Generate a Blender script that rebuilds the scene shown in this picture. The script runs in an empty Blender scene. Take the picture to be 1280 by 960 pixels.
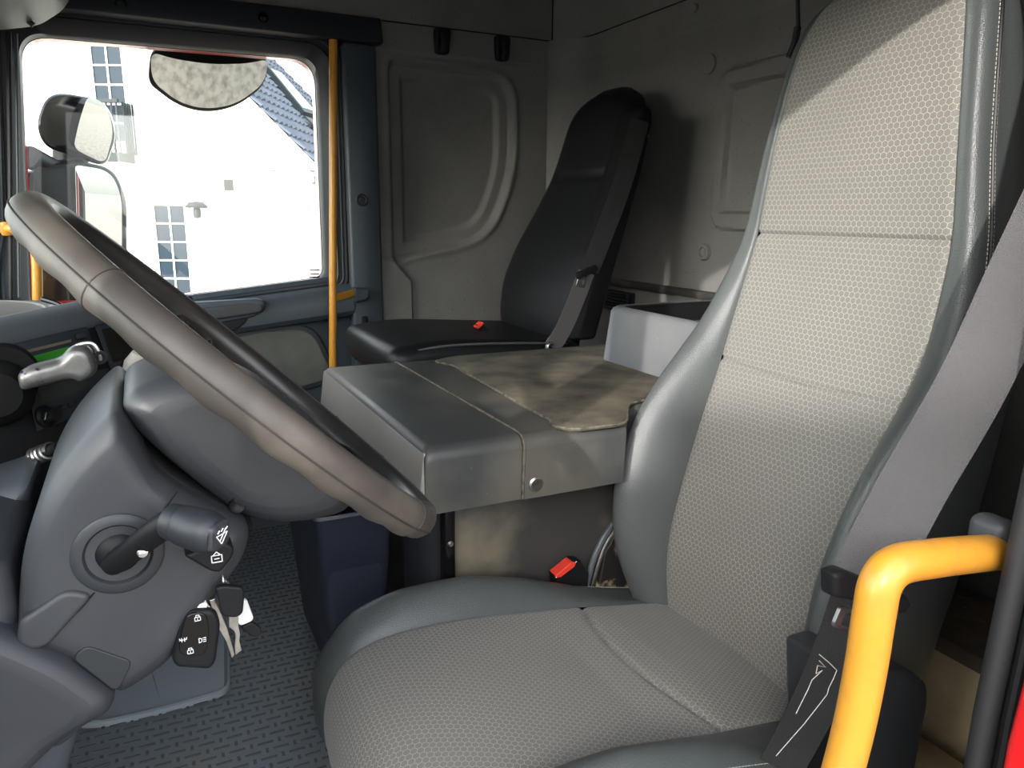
import bpy, bmesh, math, random
import numpy as np
from mathutils import Vector, Matrix, Quaternion
random.seed(7); np.random.seed(7)
S = bpy.context.scene
COL = S.collection

# ------------------------------------------------------------------ camera
FPX = 937.0
def _n(v): v = np.array(v, float); return v/np.linalg.norm(v)
_vx = _n((165-640, 263-480, FPX)); _vy = np.array((2580-640, 283-480, FPX), float)
_vy = _n(_vy-_vx*(_vx@_vy)); RW = np.stack([_vx, -_vy, np.cross(_vx, -_vy)])      # image axes -> cab axes
CAM = np.array((0.0, 0.0, 0.86))
cd = bpy.data.cameras.new('camera'); cam = bpy.data.objects.new('camera', cd); COL.objects.link(cam)
cd.sensor_width = 36; cd.lens = FPX/1280*36; cd.clip_start = 0.02; cd.clip_end = 300
r_, u_, b_ = RW@[1, 0, 0], RW@[0, -1, 0], RW@[0, 0, -1]
cam.matrix_world = Matrix(((r_[0], u_[0], b_[0], CAM[0]), (r_[1], u_[1], b_[1], CAM[1]), (r_[2], u_[2], b_[2], CAM[2]), (0, 0, 0, 1)))
S.camera = cam
# ------------------------------------------------------------------ light
SUN = _n((-1.0, 1.20, 0.48))                       # low winter sun from ahead on the driver's side
w = bpy.data.worlds.new('world'); S.world = w; w.use_nodes = True
nt = w.node_tree; bg = nt.nodes['Background']; sky = nt.nodes.new('ShaderNodeTexSky')
sky.sky_type = 'NISHITA'; sky.sun_disc = False; sky.sun_elevation = math.asin(SUN[2]); sky.sun_rotation = math.atan2(SUN[0], SUN[1])
sky.air_density = 1.0; sky.dust_density = 2.0; sky.ozone_density = 1.0
hs = nt.nodes.new('ShaderNodeHueSaturation'); hs.inputs['Saturation'].default_value = 0.3
nt.links.new(sky.outputs[0], hs.inputs['Color']); nt.links.new(hs.outputs[0], bg.inputs[0]); bg.inputs[1].default_value = 0.95
sl = bpy.data.lights.new('sun', 'SUN'); sl.energy = 3.0; sl.angle = math.radians(0.6); sl.color = (1.0, 0.96, 0.91)
so = bpy.data.objects.new('sun', sl); COL.objects.link(so); so.rotation_euler = Vector(SUN).to_track_quat('Z', 'Y').to_euler()
S.view_settings.view_transform = 'Standard'; S.view_settings.look = 'None'; S.view_settings.gamma = 1; S.view_settings.use_curve_mapping = False
S.view_settings.exposure = 0.6

# ------------------------------------------------------------------ helpers
def ray(px, py): return RW@np.array((px-640, py-480, FPX))
def P(px, py, X=None, Y=None, Z=None, pl=None):
    d = ray(px, py)
    if pl is not None: t = ((np.array(pl[0])-CAM)@np.array(pl[1]))/(d@np.array(pl[1]))
    elif X is not None: t = (X-CAM[0])/d[0]
    elif Y is not None: t = (Y-CAM[1])/d[1]
    else: t = (Z-CAM[2])/d[2]
    return CAM+d*t
def lin(c): return tuple((v/12.92 if v <= .04045 else ((v+.055)/1.055)**2.4) for v in c)
def rgb(r, g, b): return lin((r/255, g/255, b/255))

class MB:
    def __init__(s): s.v = []; s.f = []; s.uv = {}
    def add(s, vs, fs):
        o = len(s.v); s.v += [tuple(map(float, v)) for v in vs]; s.f += [tuple(i+o for i in f) for f in fs]; return o
    def box(s, c, size, rot=None):
        h = np.array(size)/2.; M = np.array(rot) if rot is not None else np.eye(3); vs = []
        for x in (-1, 1):
            for y in (-1, 1):
                for z in (-1, 1): vs.append(np.array(c)+M@(h*(x, y, z)))
        s.add(vs, [(0, 1, 3, 2), (4, 6, 7, 5), (0, 4, 5, 1), (2, 3, 7, 6), (0, 2, 6, 4), (1, 5, 7, 3)]); return s
    def bb(s, x0, x1, y0, y1, z0, z1): return s.box(((x0+x1)/2, (y0+y1)/2, (z0+z1)/2), (abs(x1-x0), abs(y1-y0), abs(z1-z0)))
    def hexa(s, a, b):                       # two quads (4 points each), near and far
        s.add(list(a)+list(b), [(3, 2, 1, 0), (4, 5, 6, 7), (0, 1, 5, 4), (1, 2, 6, 5), (2, 3, 7, 6), (3, 0, 4, 7)]); return s
    def loft(s, rings, closed=True, cap=True):
        n = len(rings[0]); o = s.add([p for r in rings for p in r], [])
        for i in range(len(rings)-1):
            for j in range(n if closed else n-1):
                k = (j+1) % n; s.f.append((o+i*n+j, o+i*n+k, o+(i+1)*n+k, o+(i+1)*n+j))
        if cap and closed: s.f.append(tuple(o+j for j in reversed(range(n)))); s.f.append(tuple(o+(len(rings)-1)*n+j for j in range(n)))
        return s
    def tube(s, path, r, seg=12, cap=True, closed=False, flat=None, up=None):
        path = [np.array(p, float) for p in path]; n = len(path); rr = [r]*n if np.isscalar(r) else list(r)
        rings = []; prev = None
        for i, p in enumerate(path):
            if closed: t = path[(i+1) % n]-path[i-1]
            else: t = path[min(i+1, n-1)]-path[max(i-1, 0)]
            t = _n(t)
            if up is not None: a = np.array(up, float)-t*(t@np.array(up, float)); a = _n(a)
            elif prev is None:
                a = np.cross(t, (0, 0, 1)) if abs(t[2]) < .9 else np.cross(t, (1, 0, 0)); a = _n(a)
            else: a = _n(prev-t*(prev@t))
            prev = a; b = np.cross(t, a); fl = flat if flat else 1.0
            rings.append([p+rr[i]*(math.cos(q)*a+fl*math.sin(q)*b) for q in np.linspace(0, 2*math.pi, seg, endpoint=False)])
        if closed:
            rings.append(rings[0]); return s.loft(rings, True, False)
        return s.loft(rings, True, cap)
    def lathe(s, o, ax, prof, seg=24):       # prof: (radius, along axis)
        ax = _n(ax); a = np.cross(ax, (0, 0, 1)) if abs(ax[2]) < .9 else np.cross(ax, (1, 0, 0)); a = _n(a); b = np.cross(ax, a)
        return s.loft([[np.array(o)+ax*h+max(r, 1e-5)*(math.cos(q)*a+math.sin(q)*b) for q in np.linspace(0, 2*math.pi, seg, endpoint=False)] for r, h in prof], True, True)
    def grid(s, fn, us, vs, uvf=None):
        o = s.add([fn(u, v) for v in vs for u in us], []); n = len(us)
        for i in range(len(vs)-1):
            for j in range(n-1): s.f.append((o+i*n+j, o+i*n+j+1, o+(i+1)*n+j+1, o+(i+1)*n+j))
        if uvf:
            k = o
            for v in vs:
                for u in us: s.uv[k] = uvf(u, v); k += 1
        return s
    def prism(s, poly, vec):
        poly = [np.array(p, float) for p in poly]; v = np.array(vec, float); n = len(poly)
        return s.loft([poly, [p+v for p in poly]], True, True)
def mesh_of(name, mb, bevel=0, seg=2, angle=35, smooth=True, sub=0):
    me = bpy.data.meshes.new(name); me.from_pydata(mb.v, [], mb.f)
    bm = bmesh.new(); bm.from_mesh(me)
    if mb.uv:
        ul = bm.loops.layers.uv.new('UVMap')
        for f in bm.faces:
            for l in f.loops: l[ul].uv = mb.uv.get(l.vert.index, (0, 0))
    bmesh.ops.recalc_face_normals(bm, faces=bm.faces)
    if bevel:
        es = [e for e in bm.edges if len(e.link_faces) == 2 and e.calc_face_angle(0) > math.radians(28)]
        bmesh.ops.bevel(bm, geom=es, offset=bevel, segments=seg, affect='EDGES', clamp_overlap=True, profile=.5)
    bm.to_mesh(me); bm.free()
    if smooth:
        me.shade_smooth(); me.set_sharp_from_angle(angle=math.radians(angle))
    return me
def obj(name, mb, mat, parent=None, bevel=0, seg=2, angle=35, smooth=True, solid=0, label=None):
    me = mesh_of(name, mb, bevel, seg, angle, smooth); me.materials.append(M[mat] if isinstance(mat, str) else mat)
    o = bpy.data.objects.new(name, me); COL.objects.link(o)
    if parent is not None:
        loc = base_of(parent); me.transform(Matrix.Translation(-Vector(loc))); o.parent = parent
    else:
        vs = np.array(mb.v); c = (vs.min(0)+vs.max(0))/2; c[2] = vs[:, 2].min(); me.transform(Matrix.Translation(-Vector(c))); o.location = c
    if solid:
        m = o.modifiers.new('thick', 'SOLIDIFY'); m.thickness = solid; m.offset = -1
    if label: o['label'] = label
    return o
def base_of(o):
    p = np.zeros(3)
    while o is not None: p = p+np.array(o.location); o = o.parent
    return p
def thing(name, label, cat, loc, group=None):
    o = bpy.data.objects.new(name, None); COL.objects.link(o); o.location = loc; o.empty_display_size = .05
    return tag(o, label, cat, group)
def tag(o, label, cat, group=None):
    o['label'] = label; o['category'] = cat
    if group: o['group'] = group
    return o
def struct(name, mb, mat, parent=None, **k):
    o = obj(name, mb, mat, parent, **k)
    if parent is None: o['kind'] = 'structure'
    return o
def spline(pts, n=12, closed=False):
    pts = [np.array(p, float) for p in pts]; m = len(pts); out = []
    rng = range(m if closed else m-1)
    for i in rng:
        p0 = pts[(i-1) % m] if closed or i > 0 else pts[0]; p1 = pts[i]; p2 = pts[(i+1) % m]; p3 = pts[(i+2) % m] if closed or i+2 < m else pts[-1]
        for t in np.linspace(0, 1, n, endpoint=False):
            out.append(.5*((2*p1)+(-p0+p2)*t+(2*p0-5*p1+4*p2-p3)*t*t+(-p0+3*p1-3*p2+p3)*t**3))
    if not closed: out.append(pts[-1])
    return out
def roundpoly(pts, r, n=5):                   # 2D polygon with rounded corners
    out = []; m = len(pts)
    for i in range(m):
        p = np.array(pts[i], float); a = np.array(pts[i-1], float)-p; b = np.array(pts[(i+1) % m], float)-p
        la, lb = np.linalg.norm(a), np.linalg.norm(b); rr = r[i] if hasattr(r, '__len__') else r; d = min(rr, .49*la, .49*lb)
        s0, s1 = p+a/la*d, p+b/lb*d
        for t in np.linspace(0, 1, n+1): out.append((1-t)**2*s0+2*t*(1-t)*p+t*t*s1)
    return out
def inset2(poly, d):
    n = len(poly); out = []; A = 0
    for i in range(n): A += poly[i][0]*poly[(i+1) % n][1]-poly[(i+1) % n][0]*poly[i][1]
    sg = 1 if A > 0 else -1
    for i in range(n):
        t = np.array(poly[(i+1) % n])-np.array(poly[i-1]); L = np.linalg.norm(t)+1e-9; nn = np.array((-t[1], t[0]))/L*sg
        out.append(np.array(poly[i])+nn*d)
    return out
def pillow(mb, poly2, x0, x1, r, r1=None, k=6, place=lambda q, x: (x, q[0], q[1]), fan=False):
    """outline in a side plane, thick along the cab's width, edges rounded by r near and r1 far"""
    r1 = r if r1 is None else r1; pts = []; poly2 = [np.array(q, float) for q in poly2]; n = len(poly2)
    per = sum(np.linalg.norm(poly2[(i+1) % n]-poly2[i]) for i in range(n)); st = per/90
    for i in range(n):
        a, b = poly2[i], poly2[(i+1) % n]; m = max(1, int(np.linalg.norm(b-a)/st))
        for t in range(m): pts.append(a+(b-a)*t/m)
    A = np.array(pts); B = np.roll(A, -1, 0); cr = A[:, 0]*B[:, 1]-B[:, 0]*A[:, 1]
    c = ((A+B)*cr[:, None]).sum(0)/(3*cr.sum()+1e-15)
    R0 = math.sqrt(abs(cr.sum())/2/math.pi); ss = sorted(set([.02, .25, .5, .7, .82]+[1-(1-math.cos(t))*min(.9, 1.6*max(r, r1)/R0) for t in np.linspace(0, math.pi/2, 7)]))
    near, far = [], []
    for s_ in ss:
        q = c+(A-c)*s_; d = -sdpoly(pts, q[:, 0], q[:, 1]) if s_ < .999 else np.zeros(len(A)); d = np.maximum(d, 0)
        f = lambda rr: rr-np.sqrt(np.maximum(0, rr*rr-(rr-np.minimum(d, rr))**2))
        near.append([place(p, x0+v) for p, v in zip(q, f(r))]); far.append([place(p, x1-v) for p, v in zip(q, f(r1))])
    return mb.loft(near+far[::-1], True, True)
def sdpoly(pts, y, z):                        # signed distance (negative inside), numpy
    d = np.full(y.shape, 1e9); ins = np.zeros(y.shape, bool); n = len(pts)
    for i in range(n):
        a = np.array(pts[i]); b = np.array(pts[(i+1) % n]); e = b-a
        wy, wz = y-a[0], z-a[1]; t = np.clip((wy*e[0]+wz*e[1])/(e@e+1e-12), 0, 1)
        d = np.minimum(d, np.hypot(wy-e[0]*t, wz-e[1]*t))
        c = ((a[1] > z) != (b[1] > z)) & (y < (b[0]-a[0])*(z-a[1])/((b[1]-a[1]) if abs(b[1]-a[1]) > 1e-9 else 1e-9)+a[0]); ins ^= c
    return np.where(ins, -d, d)
def sstep(a, b, x): t = np.clip((x-a)/(b-a), 0, 1); return t*t*(3-2*t)

# ------------------------------------------------------------------ materials
M = {}
def pm(name, c, rough=.5, metal=0, c2=None, vscale=30, vlo=.4, vhi=.7, bump=None, spec=.5, coat=0, speck=None, detail=4, rough2=None, sheen=0):
    m = bpy.data.materials.new(name); m.use_nodes = True; n = m.node_tree; L = n.links; bs = n.nodes['Principled BSDF']
    bs.inputs['Roughness'].default_value = rough; bs.inputs['Metallic'].default_value = metal; bs.inputs['Base Color'].default_value = (*c, 1)
    bs.inputs['Specular IOR Level'].default_value = spec; bs.inputs['Coat Weight'].default_value = coat; bs.inputs['Coat Roughness'].default_value = .15
    if sheen: bs.inputs['Sheen Weight'].default_value = sheen
    tc = n.nodes.new('ShaderNodeTexCoord'); out = None
    if c2 is not None:
        nz = n.nodes.new('ShaderNodeTexNoise'); nz.inputs['Scale'].default_value = vscale; nz.inputs['Detail'].default_value = detail
        L.new(tc.outputs['Object'], nz.inputs['Vector'])
        mr = n.nodes.new('ShaderNodeMapRange'); mr.inputs[1].default_value = vlo; mr.inputs[2].default_value = vhi; L.new(nz.outputs[0], mr.inputs[0])
        mx = n.nodes.new('ShaderNodeMix'); mx.data_type = 'RGBA'; mx.inputs[6].default_value = (*c, 1); mx.inputs[7].default_value = (*c2, 1)
        L.new(mr.outputs[0], mx.inputs[0]); out = mx.outputs[2]
        if rough2 is not None:
            m2 = n.nodes.new('ShaderNodeMapRange'); m2.inputs[3].default_value = rough; m2.inputs[4].default_value = rough2; L.new(mr.outputs[0], m2.inputs[0]); L.new(m2.outputs[0], bs.inputs['Roughness'])
    if speck is not None:                     # (colour, scale, threshold)
        nz = n.nodes.new('ShaderNodeTexNoise'); nz.inputs['Scale'].default_value = speck[1]; nz.inputs['Detail'].default_value = 2; L.new(tc.outputs['Object'], nz.inputs['Vector'])
        mr = n.nodes.new('ShaderNodeMapRange'); mr.inputs[1].default_value = speck[2]; mr.inputs[2].default_value = speck[2]+.06; L.new(nz.outputs[0], mr.inputs[0])
        mx = n.nodes.new('ShaderNodeMix'); mx.data_type = 'RGBA'; mx.inputs[7].default_value = (*speck[0], 1)
        if out: L.new(out, mx.inputs[6])
        else: mx.inputs[6].default_value = (*c, 1)
        L.new(mr.outputs[0], mx.inputs[0]); out = mx.outputs[2]
    if out: L.new(out, bs.inputs['Base Color'])
    if bump:                                  # (kind, scale, strength, distance)
        if bump[0] == 'v':
            t = n.nodes.new('ShaderNodeTexVoronoi'); t.inputs['Scale'].default_value = bump[1]; L.new(tc.outputs['Object'], t.inputs['Vector']); h = t.outputs['Distance']
        else:
            t = n.nodes.new('ShaderNodeTexNoise'); t.inputs['Scale'].default_value = bump[1]; t.inputs['Detail'].default_value = 3; L.new(tc.outputs['Object'], t.inputs['Vector']); h = t.outputs[0]
        bp = n.nodes.new('ShaderNodeBump'); bp.inputs['Strength'].default_value = bump[2]; bp.inputs['Distance'].default_value = bump[3]
        L.new(h, bp.inputs['Height']); L.new(bp.outputs[0], bs.inputs['Normal'])
    M[name] = m; return m
def hexcloth(name, base, line, pitch=.0098):
    m = pm(name, base, rough=.9, spec=.2, sheen=.15); n = m.node_tree; L = n.links; bs = n.nodes['Principled BSDF']
    def vm(op, a, b=None):
        q = n.nodes.new('ShaderNodeVectorMath'); q.operation = op
        for i, v in enumerate((a, b)):
            if v is None: continue
            if isinstance(v, tuple): q.inputs[i].default_value = v
            else: L.new(v, q.inputs[i])
        return q.outputs['Value'] if op in ('DOT_PRODUCT', 'LENGTH') else q.outputs['Vector']
    def mt(op, a, b):
        q = n.nodes.new('ShaderNodeMath'); q.operation = op
        for i, v in enumerate((a, b)):
            if isinstance(v, (int, float)): q.inputs[i].default_value = v
            else: L.new(v, q.inputs[i])
        return q.outputs[0]
    uv = n.nodes.new('ShaderNodeUVMap'); uv.uv_map = 'UVMap'
    p = vm('ADD', vm('MULTIPLY', uv.outputs[0], (1/pitch, 1/pitch, 0)), (500, 866.0254*2, 0))
    R = (1, 1.7320508, 1); H = (.5, .8660254, .5)
    a = vm('MULTIPLY', vm('SUBTRACT', vm('MODULO', p, R), H), (1, 1, 0)); b = vm('MULTIPLY', vm('SUBTRACT', vm('MODULO', vm('SUBTRACT', p, H), R), H), (1, 1, 0))
    la, lb = vm('DOT_PRODUCT', a, a), vm('DOT_PRODUCT', b, b); s = mt('LESS_THAN', la, lb)
    mx = n.nodes.new('ShaderNodeMix'); mx.data_type = 'VECTOR'; L.new(s, mx.inputs[0]); L.new(b, mx.inputs[4]); L.new(a, mx.inputs[5])
    g = vm('ABSOLUTE', mx.outputs[1]); d1 = vm('DOT_PRODUCT', g, (.5, .8660254, 0)); d2 = vm('DOT_PRODUCT', g, (1, 0, 0)); hd = mt('MAXIMUM', d1, d2)
    mr = n.nodes.new('ShaderNodeMapRange'); mr.inputs[1].default_value = .445; mr.inputs[2].default_value = .49; L.new(hd, mr.inputs[0])
    # worn, dusty patches where the lines fade a little
    tc = n.nodes.new('ShaderNodeTexCoord'); nz = n.nodes.new('ShaderNodeTexNoise'); nz.inputs['Scale'].default_value = 900; L.new(tc.outputs['Object'], nz.inputs['Vector'])
    nb = n.nodes.new('ShaderNodeTexNoise'); nb.inputs['Scale'].default_value = 6; L.new(tc.outputs['Object'], nb.inputs['Vector'])
    c1 = n.nodes.new('ShaderNodeMix'); c1.data_type = 'RGBA'; c1.inputs[6].default_value = (*[v*.75 for v in base], 1); c1.inputs[7].default_value = (*[v*1.25 for v in base], 1); L.new(nz.outputs[0], c1.inputs[0])
    c3 = n.nodes.new('ShaderNodeMix'); c3.data_type = 'RGBA'; c3.inputs[7].default_value = (*line, 1); L.new(c1.outputs[2], c3.inputs[6])
    wv = n.nodes.new('ShaderNodeMapRange'); wv.inputs[1].default_value = .3; wv.inputs[2].default_value = .7; wv.inputs[3].default_value = .65; wv.inputs[4].default_value = 1; L.new(nb.outputs[0], wv.inputs[0])
    L.new(mt('MULTIPLY', mr.outputs[0], wv.outputs[0]), c3.inputs[0]); L.new(c3.outputs[2], bs.inputs['Base Color'])
    bp = n.nodes.new('ShaderNodeBump'); bp.inputs['Strength'].default_value = .35; bp.inputs['Distance'].default_value = .0008
    L.new(mt('ADD', mr.outputs[0], mt('MULTIPLY', nz.outputs[0], .5)), bp.inputs['Height']); L.new(bp.outputs[0], bs.inputs['Normal'])
def glass(name, tint=(1, 1, 1), gl=.06):
    m = bpy.data.materials.new(name); m.use_nodes = True; n = m.node_tree; n.nodes.clear(); L = n.links
    o = n.nodes.new('ShaderNodeOutputMaterial'); t = n.nodes.new('ShaderNodeBsdfTransparent'); g = n.nodes.new('ShaderNodeBsdfGlossy'); x = n.nodes.new('ShaderNodeMixShader')
    t.inputs[0].default_value = (*tint, 1); g.inputs['Roughness'].default_value = .02; x.inputs[0].default_value = gl
    L.new(t.outputs[0], x.inputs[1]); L.new(g.outputs[0], x.inputs[2]); L.new(x.outputs[0], o.inputs[0]); M[name] = m
def emit(name, c, s):
    m = pm(name, c, .3); b = m.node_tree.nodes['Principled BSDF']; b.inputs['Emission Color'].default_value = (*c, 1); b.inputs['Emission Strength'].default_value = s

hexcloth('seat_cloth', rgb(112, 110, 106), rgb(172, 168, 156), .0088)
pm('leather', rgb(74, 78, 78), .38, bump=('v', 620, .4, .0008), spec=.5)
pm('leather_black', rgb(20, 21, 23), .45, bump=('v', 380, .15, .0006), spec=.3)
pm('stitch', rgb(176, 170, 160), .8)
pm('seat_shell', rgb(16, 16, 17), .65, spec=.2)
pm('matte_black', rgb(14, 14, 15), .75, spec=.15)
pm('panel', rgb(118, 116, 113), .75, c2=rgb(110, 108, 105), vscale=8, speck=(rgb(96, 92, 86), 160, .66), bump=('n', 500, .15, .0006))
pm('panel_seam', rgb(20, 19, 18), .9)
pm('navy_plastic', rgb(58, 66, 74), .5, bump=('n', 700, .12, .0004))
pm('navy_dark', rgb(38, 43, 49), .5, bump=('n', 700, .12, .0004))
pm('rubber', rgb(24, 25, 27), .65)
pm('black_plastic', rgb(22, 23, 25), .5, spec=.25, bump=('n', 800, .1, .0003))
pm('black_gloss', rgb(14, 14, 15), .15)
pm('dash_grey', rgb(74, 79, 84), .5, bump=('v', 500, .18, .0005))
pm('dash_top', rgb(118, 112, 104), .6, c2=rgb(96, 94, 92), vscale=7)
pm('column_grey', rgb(50, 52, 57), .5, c2=rgb(60, 62, 65), vscale=9, vlo=.45, vhi=.75, bump=('n', 900, .12, .0004))
pm('column_dark', rgb(38, 41, 45), .48, c2=rgb(48, 50, 54), vscale=7, bump=('n', 900, .12, .0004), speck=(rgb(120, 118, 112), 300, .78))
pm('wheel_leather', rgb(66, 61, 57), .48, c2=rgb(88, 83, 75), vscale=14, vlo=.4, vhi=.7, bump=('v', 600, .12, .0004))
pm('wheel_inner', rgb(38, 36, 35), .35, c2=rgb(52, 49, 46), vscale=20, bump=('v', 600, .1, .0004))
pm('chrome', (.8, .8, .8), .18, metal=1)
pm('steel', (.55, .54, .52), .35, metal=1, c2=(.35, .33, .3), vscale=60)
pm('worn_silver', (.2, .2, .19), .36, metal=.7, c2=(.06, .06, .057), vscale=35, vlo=.35, vhi=.75)
pm('tunnel', rgb(62, 64, 64), .42, c2=rgb(104, 98, 86), vscale=6, vlo=.40, vhi=.82, detail=8, rough2=.7, bump=('n', 600, .2, .0005), speck=(rgb(150, 142, 126), 240, .76))
pm('tunnel_pale', rgb(134, 131, 128), .45, c2=rgb(134, 128, 118), vscale=12, bump=('n', 600, .2, .0005))  # paler grey for the cover's front face
pm('tunnel_mat', rgb(58, 54, 47), .9, c2=rgb(112, 103, 85), vscale=11, vlo=.38, vhi=.75, detail=10, bump=('v', 450, .5, .001))
pm('dirty_panel', rgb(54, 52, 51), .5, c2=rgb(118, 110, 92), vscale=7, vlo=.46, vhi=.74, detail=8)
pm('rust_panel', rgb(26, 24, 22), .6, c2=rgb(186, 170, 136), vscale=22, vlo=.5, vhi=.62, detail=6)
pm('seam_strip', rgb(104, 98, 84), .8, c2=rgb(48, 46, 42), vscale=90)
pm('box_grey', rgb(96, 98, 102), .6, c2=rgb(108, 108, 108), vscale=9, speck=(rgb(170, 164, 150), 30, .76))
pm('yellow', rgb(194, 136, 44), .4, c2=rgb(178, 126, 48), vscale=60, vlo=.5, vhi=.8, coat=.2)
pm('red', rgb(196, 24, 28), .3, coat=.5)
pm('red_button', rgb(226, 62, 46), .4)
pm('webbing', rgb(68, 66, 67), .8, bump=('v', 900, .6, .001), sheen=.3)
pm('webbing_dark', rgb(30, 30, 32), .8, bump=('v', 900, .6, .001))
pm('mat_rubber', rgb(112, 118, 123), .5, c2=rgb(124, 121, 116), vscale=9, vlo=.45, vhi=.8, detail=8, speck=(rgb(160, 152, 138), 150, .745))
pm('mat_smooth', rgb(140, 150, 157), .4, c2=rgb(146, 148, 149), vscale=6, vlo=.4, vhi=.7)
pm('bin_navy', rgb(54, 57, 72), .5, bump=('n', 300, .1, .0005), speck=(rgb(150, 150, 152), 90, .79))
pm('carpet', rgb(206, 186, 150), .95, c2=rgb(150, 134, 106), vscale=6, detail=8, bump=('n', 700, .6, .002))
pm('tread_plate', rgb(92, 84, 76), .5, c2=rgb(126, 112, 90), vscale=9)
pm('white_mark', rgb(226, 228, 230), .6)
pm('green_screen', rgb(52, 128, 40), .25)
pm('grey_screen', rgb(44, 48, 46), .2)
pm('pale_knob', rgb(142, 137, 127), .5)
pm('white_wall', rgb(190, 189, 186), .8, bump=('n', 3, .1, .01))
pm('white_frame', rgb(200, 200, 196), .5)
pm('roof_tile', rgb(86, 92, 104), .45, c2=rgb(104, 108, 118), vscale=6)
pm('zinc', rgb(36, 43, 46), .6, spec=.2)
pm('vent_blue', rgb(15, 23, 25), .7, spec=.1)
pm('gravel', rgb(142, 134, 120), .9, c2=rgb(104, 97, 86), vscale=9, detail=8)
pm('mirror', (.9, .9, .9), .01, metal=1)
pm('house_glass', rgb(34, 44, 54), .2, spec=.03)
pm('paper_white', rgb(228, 228, 224), .6)
pm('curtain', rgb(190, 190, 184), .9)
glass('window_glass', (.93, .96, .95), .05)

# ================================================================== THE CAB SHELL
struct('floor', MB().bb(.2, 2.32, -1.36, .74, -.04, 0), 'mat_rubber')
fl = bpy.data.objects['floor']
mb = MB()                                     # raised tread of the rubber mat: long ribs and short nubs
for i in range(74):
    x = .62+i*.0195
    for j in range(15):
        y = -.36+j*.044+(i % 2)*.022
        if y > .28: continue
        mb.box((x, y, .0005), (.003, .025, .003)); mb.box((x, y+.022, .0005), (.009, .005, .0032))
o = obj('tread', mb, pm('tread_rubber', rgb(74, 78, 82), .55), fl, smooth=False); o['kind'] = 'stuff'
hp = roundpoly([P(*q, Z=0)[:2] for q in ((60, 905), (118, 912), (205, 893), (288, 868), (285, 735), (255, 680), (120, 640))], [.02, .03, .05, .03, .03, .03, .03], 6)
mb = MB(); mb.loft([[(q[0], q[1], 0) for q in hp], [(q[0], q[1], .010) for q in hp], [(q[0], q[1], .012) for q in inset2(hp, .004)], [(q[0], q[1], .005) for q in inset2(hp, .010)]])
obj('floor_hatch', mb, 'mat_smooth', fl, label='smooth blue-grey hatch in the ribbed rubber floor')

# ---- rear wall with its raised locker frame, ledge and rounded corner
LX = np.linspace(.2, 2.222, 300); LZ = np.linspace(0, 1.386, 200)
gx, gz = np.meshgrid(LX, LZ)
fr = roundpoly([(.78, 1.215), (1.512, 1.195), (1.505, .828), (.78, .82)], .05)
sd = sdpoly(fr, gx, gz)
off = .012*(1-sstep(-.004, .004, sd))-.016*(1-sstep(-.046, -.034, sd))
off += .010*sstep(1.312, 1.322, gz)+.016*(1-sstep(.655, .668, gz))
off += .085*sstep(2.06, 2.222, gx)**1.5
yy = -1.305+off
mb = MB(); mb.add(np.stack([gx, yy, gz], -1).reshape(-1, 3), [(i*300+j, i*300+j+1, (i+1)*300+j+1, (i+1)*300+j) for i in range(199) for j in range(299)])
wb = struct('wall_back', mb, 'panel')
mb = MB(); mb.loft([[(x, y, z) for x, y in ((.2, -1.295), (2.08, -1.295), (2.13, -1.284), (2.17, -1.262), (2.210, -1.228), (2.210, -1.36), (.2, -1.36))] for z in (1.387, 1.86)]); struct('trim_1', mb, 'panel')
mb = MB(); mb.bb(.2, 2.1, -1.36, -1.33, 1.36, 1.42); mb.bb(2.1, 2.26, -1.36, -1.325, 1.2, 1.42); obj('seam_gap', mb, 'panel_seam', wb)
mb = MB(); mb.bb(.9, 2.03, -1.295, -1.272, .652, .672); obj('ledge', mb, 'dirty_panel', wb, bevel=.006)
mb = MB(); mb.tube([(.3, -1.2945, 1.3865), (2.08, -1.2945, 1.3865), (2.13, -1.2835, 1.3865), (2.17, -1.2615, 1.3865), (2.2095, -1.2265, 1.3865), (2.2105, -1.20, 1.3865), (2.2105, -.68, 1.3865)], .0018, 6); mb.tube([(2.2095, -1.2265, 1.3865), (2.2095, -1.2265, 1.86)], .0025, 6); obj('seam_line', mb, 'panel_seam', wb)
cpl = ((2.2095, -1.228, 1.3), _n((-.62, .78, 0))); mb = MB(); mb.tube(spline([P(691, 52, pl=cpl), P(697, 68, pl=cpl), P(708, 88, pl=cpl), P(718, 106, pl=cpl), P(727, 128, pl=cpl), P(733, 150, pl=cpl)], 4), .0022, 6); obj('seam_line', mb, 'panel_seam', wb)
obj('round_plug', MB().lathe(P(880, 315, Y=-1.30), (0, 1, 0), [(.021, -.01), (.021, .003), (.019, .006), (.013, .006), (.011, .002), (.009, .002), (.009, .004), (.0, .004)], 28), 'panel', wb)
obj('round_plug', MB().lathe(P(868, 10, Y=-1.29), (0, 1, 0), [(.010, -.01), (.010, .003), (.008, .005), (.0, .005)], 20), 'panel', wb)
obj('round_plug', MB().lathe(P(886, 80, Y=-1.302), (0, 1, 0), [(.024, -.01), (.024, .002), (.022, .0035), (0, .0035)], 24), 'panel', wb)
v0, v1 = P(758, 361, Y=-1.28), P(789, 392, Y=-1.28)
vg = obj('vent_grille', MB().bb(v0[0]+.004, v1[0]-.004, -1.292, -1.276, v1[2], v0[2]), 'black_plastic', wb, bevel=.006)
for k in range(6):
    z = v1[2]+(v0[2]-v1[2])*(k+.7)/6.4
    obj('slat', MB().box(((v0[0]+v1[0])/2, -1.272, z), (abs(v1[0]-v0[0])*.86, .012, .006), Matrix.Rotation(.5, 3, 'X')), 'navy_dark', vg, bevel=.001)
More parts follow.
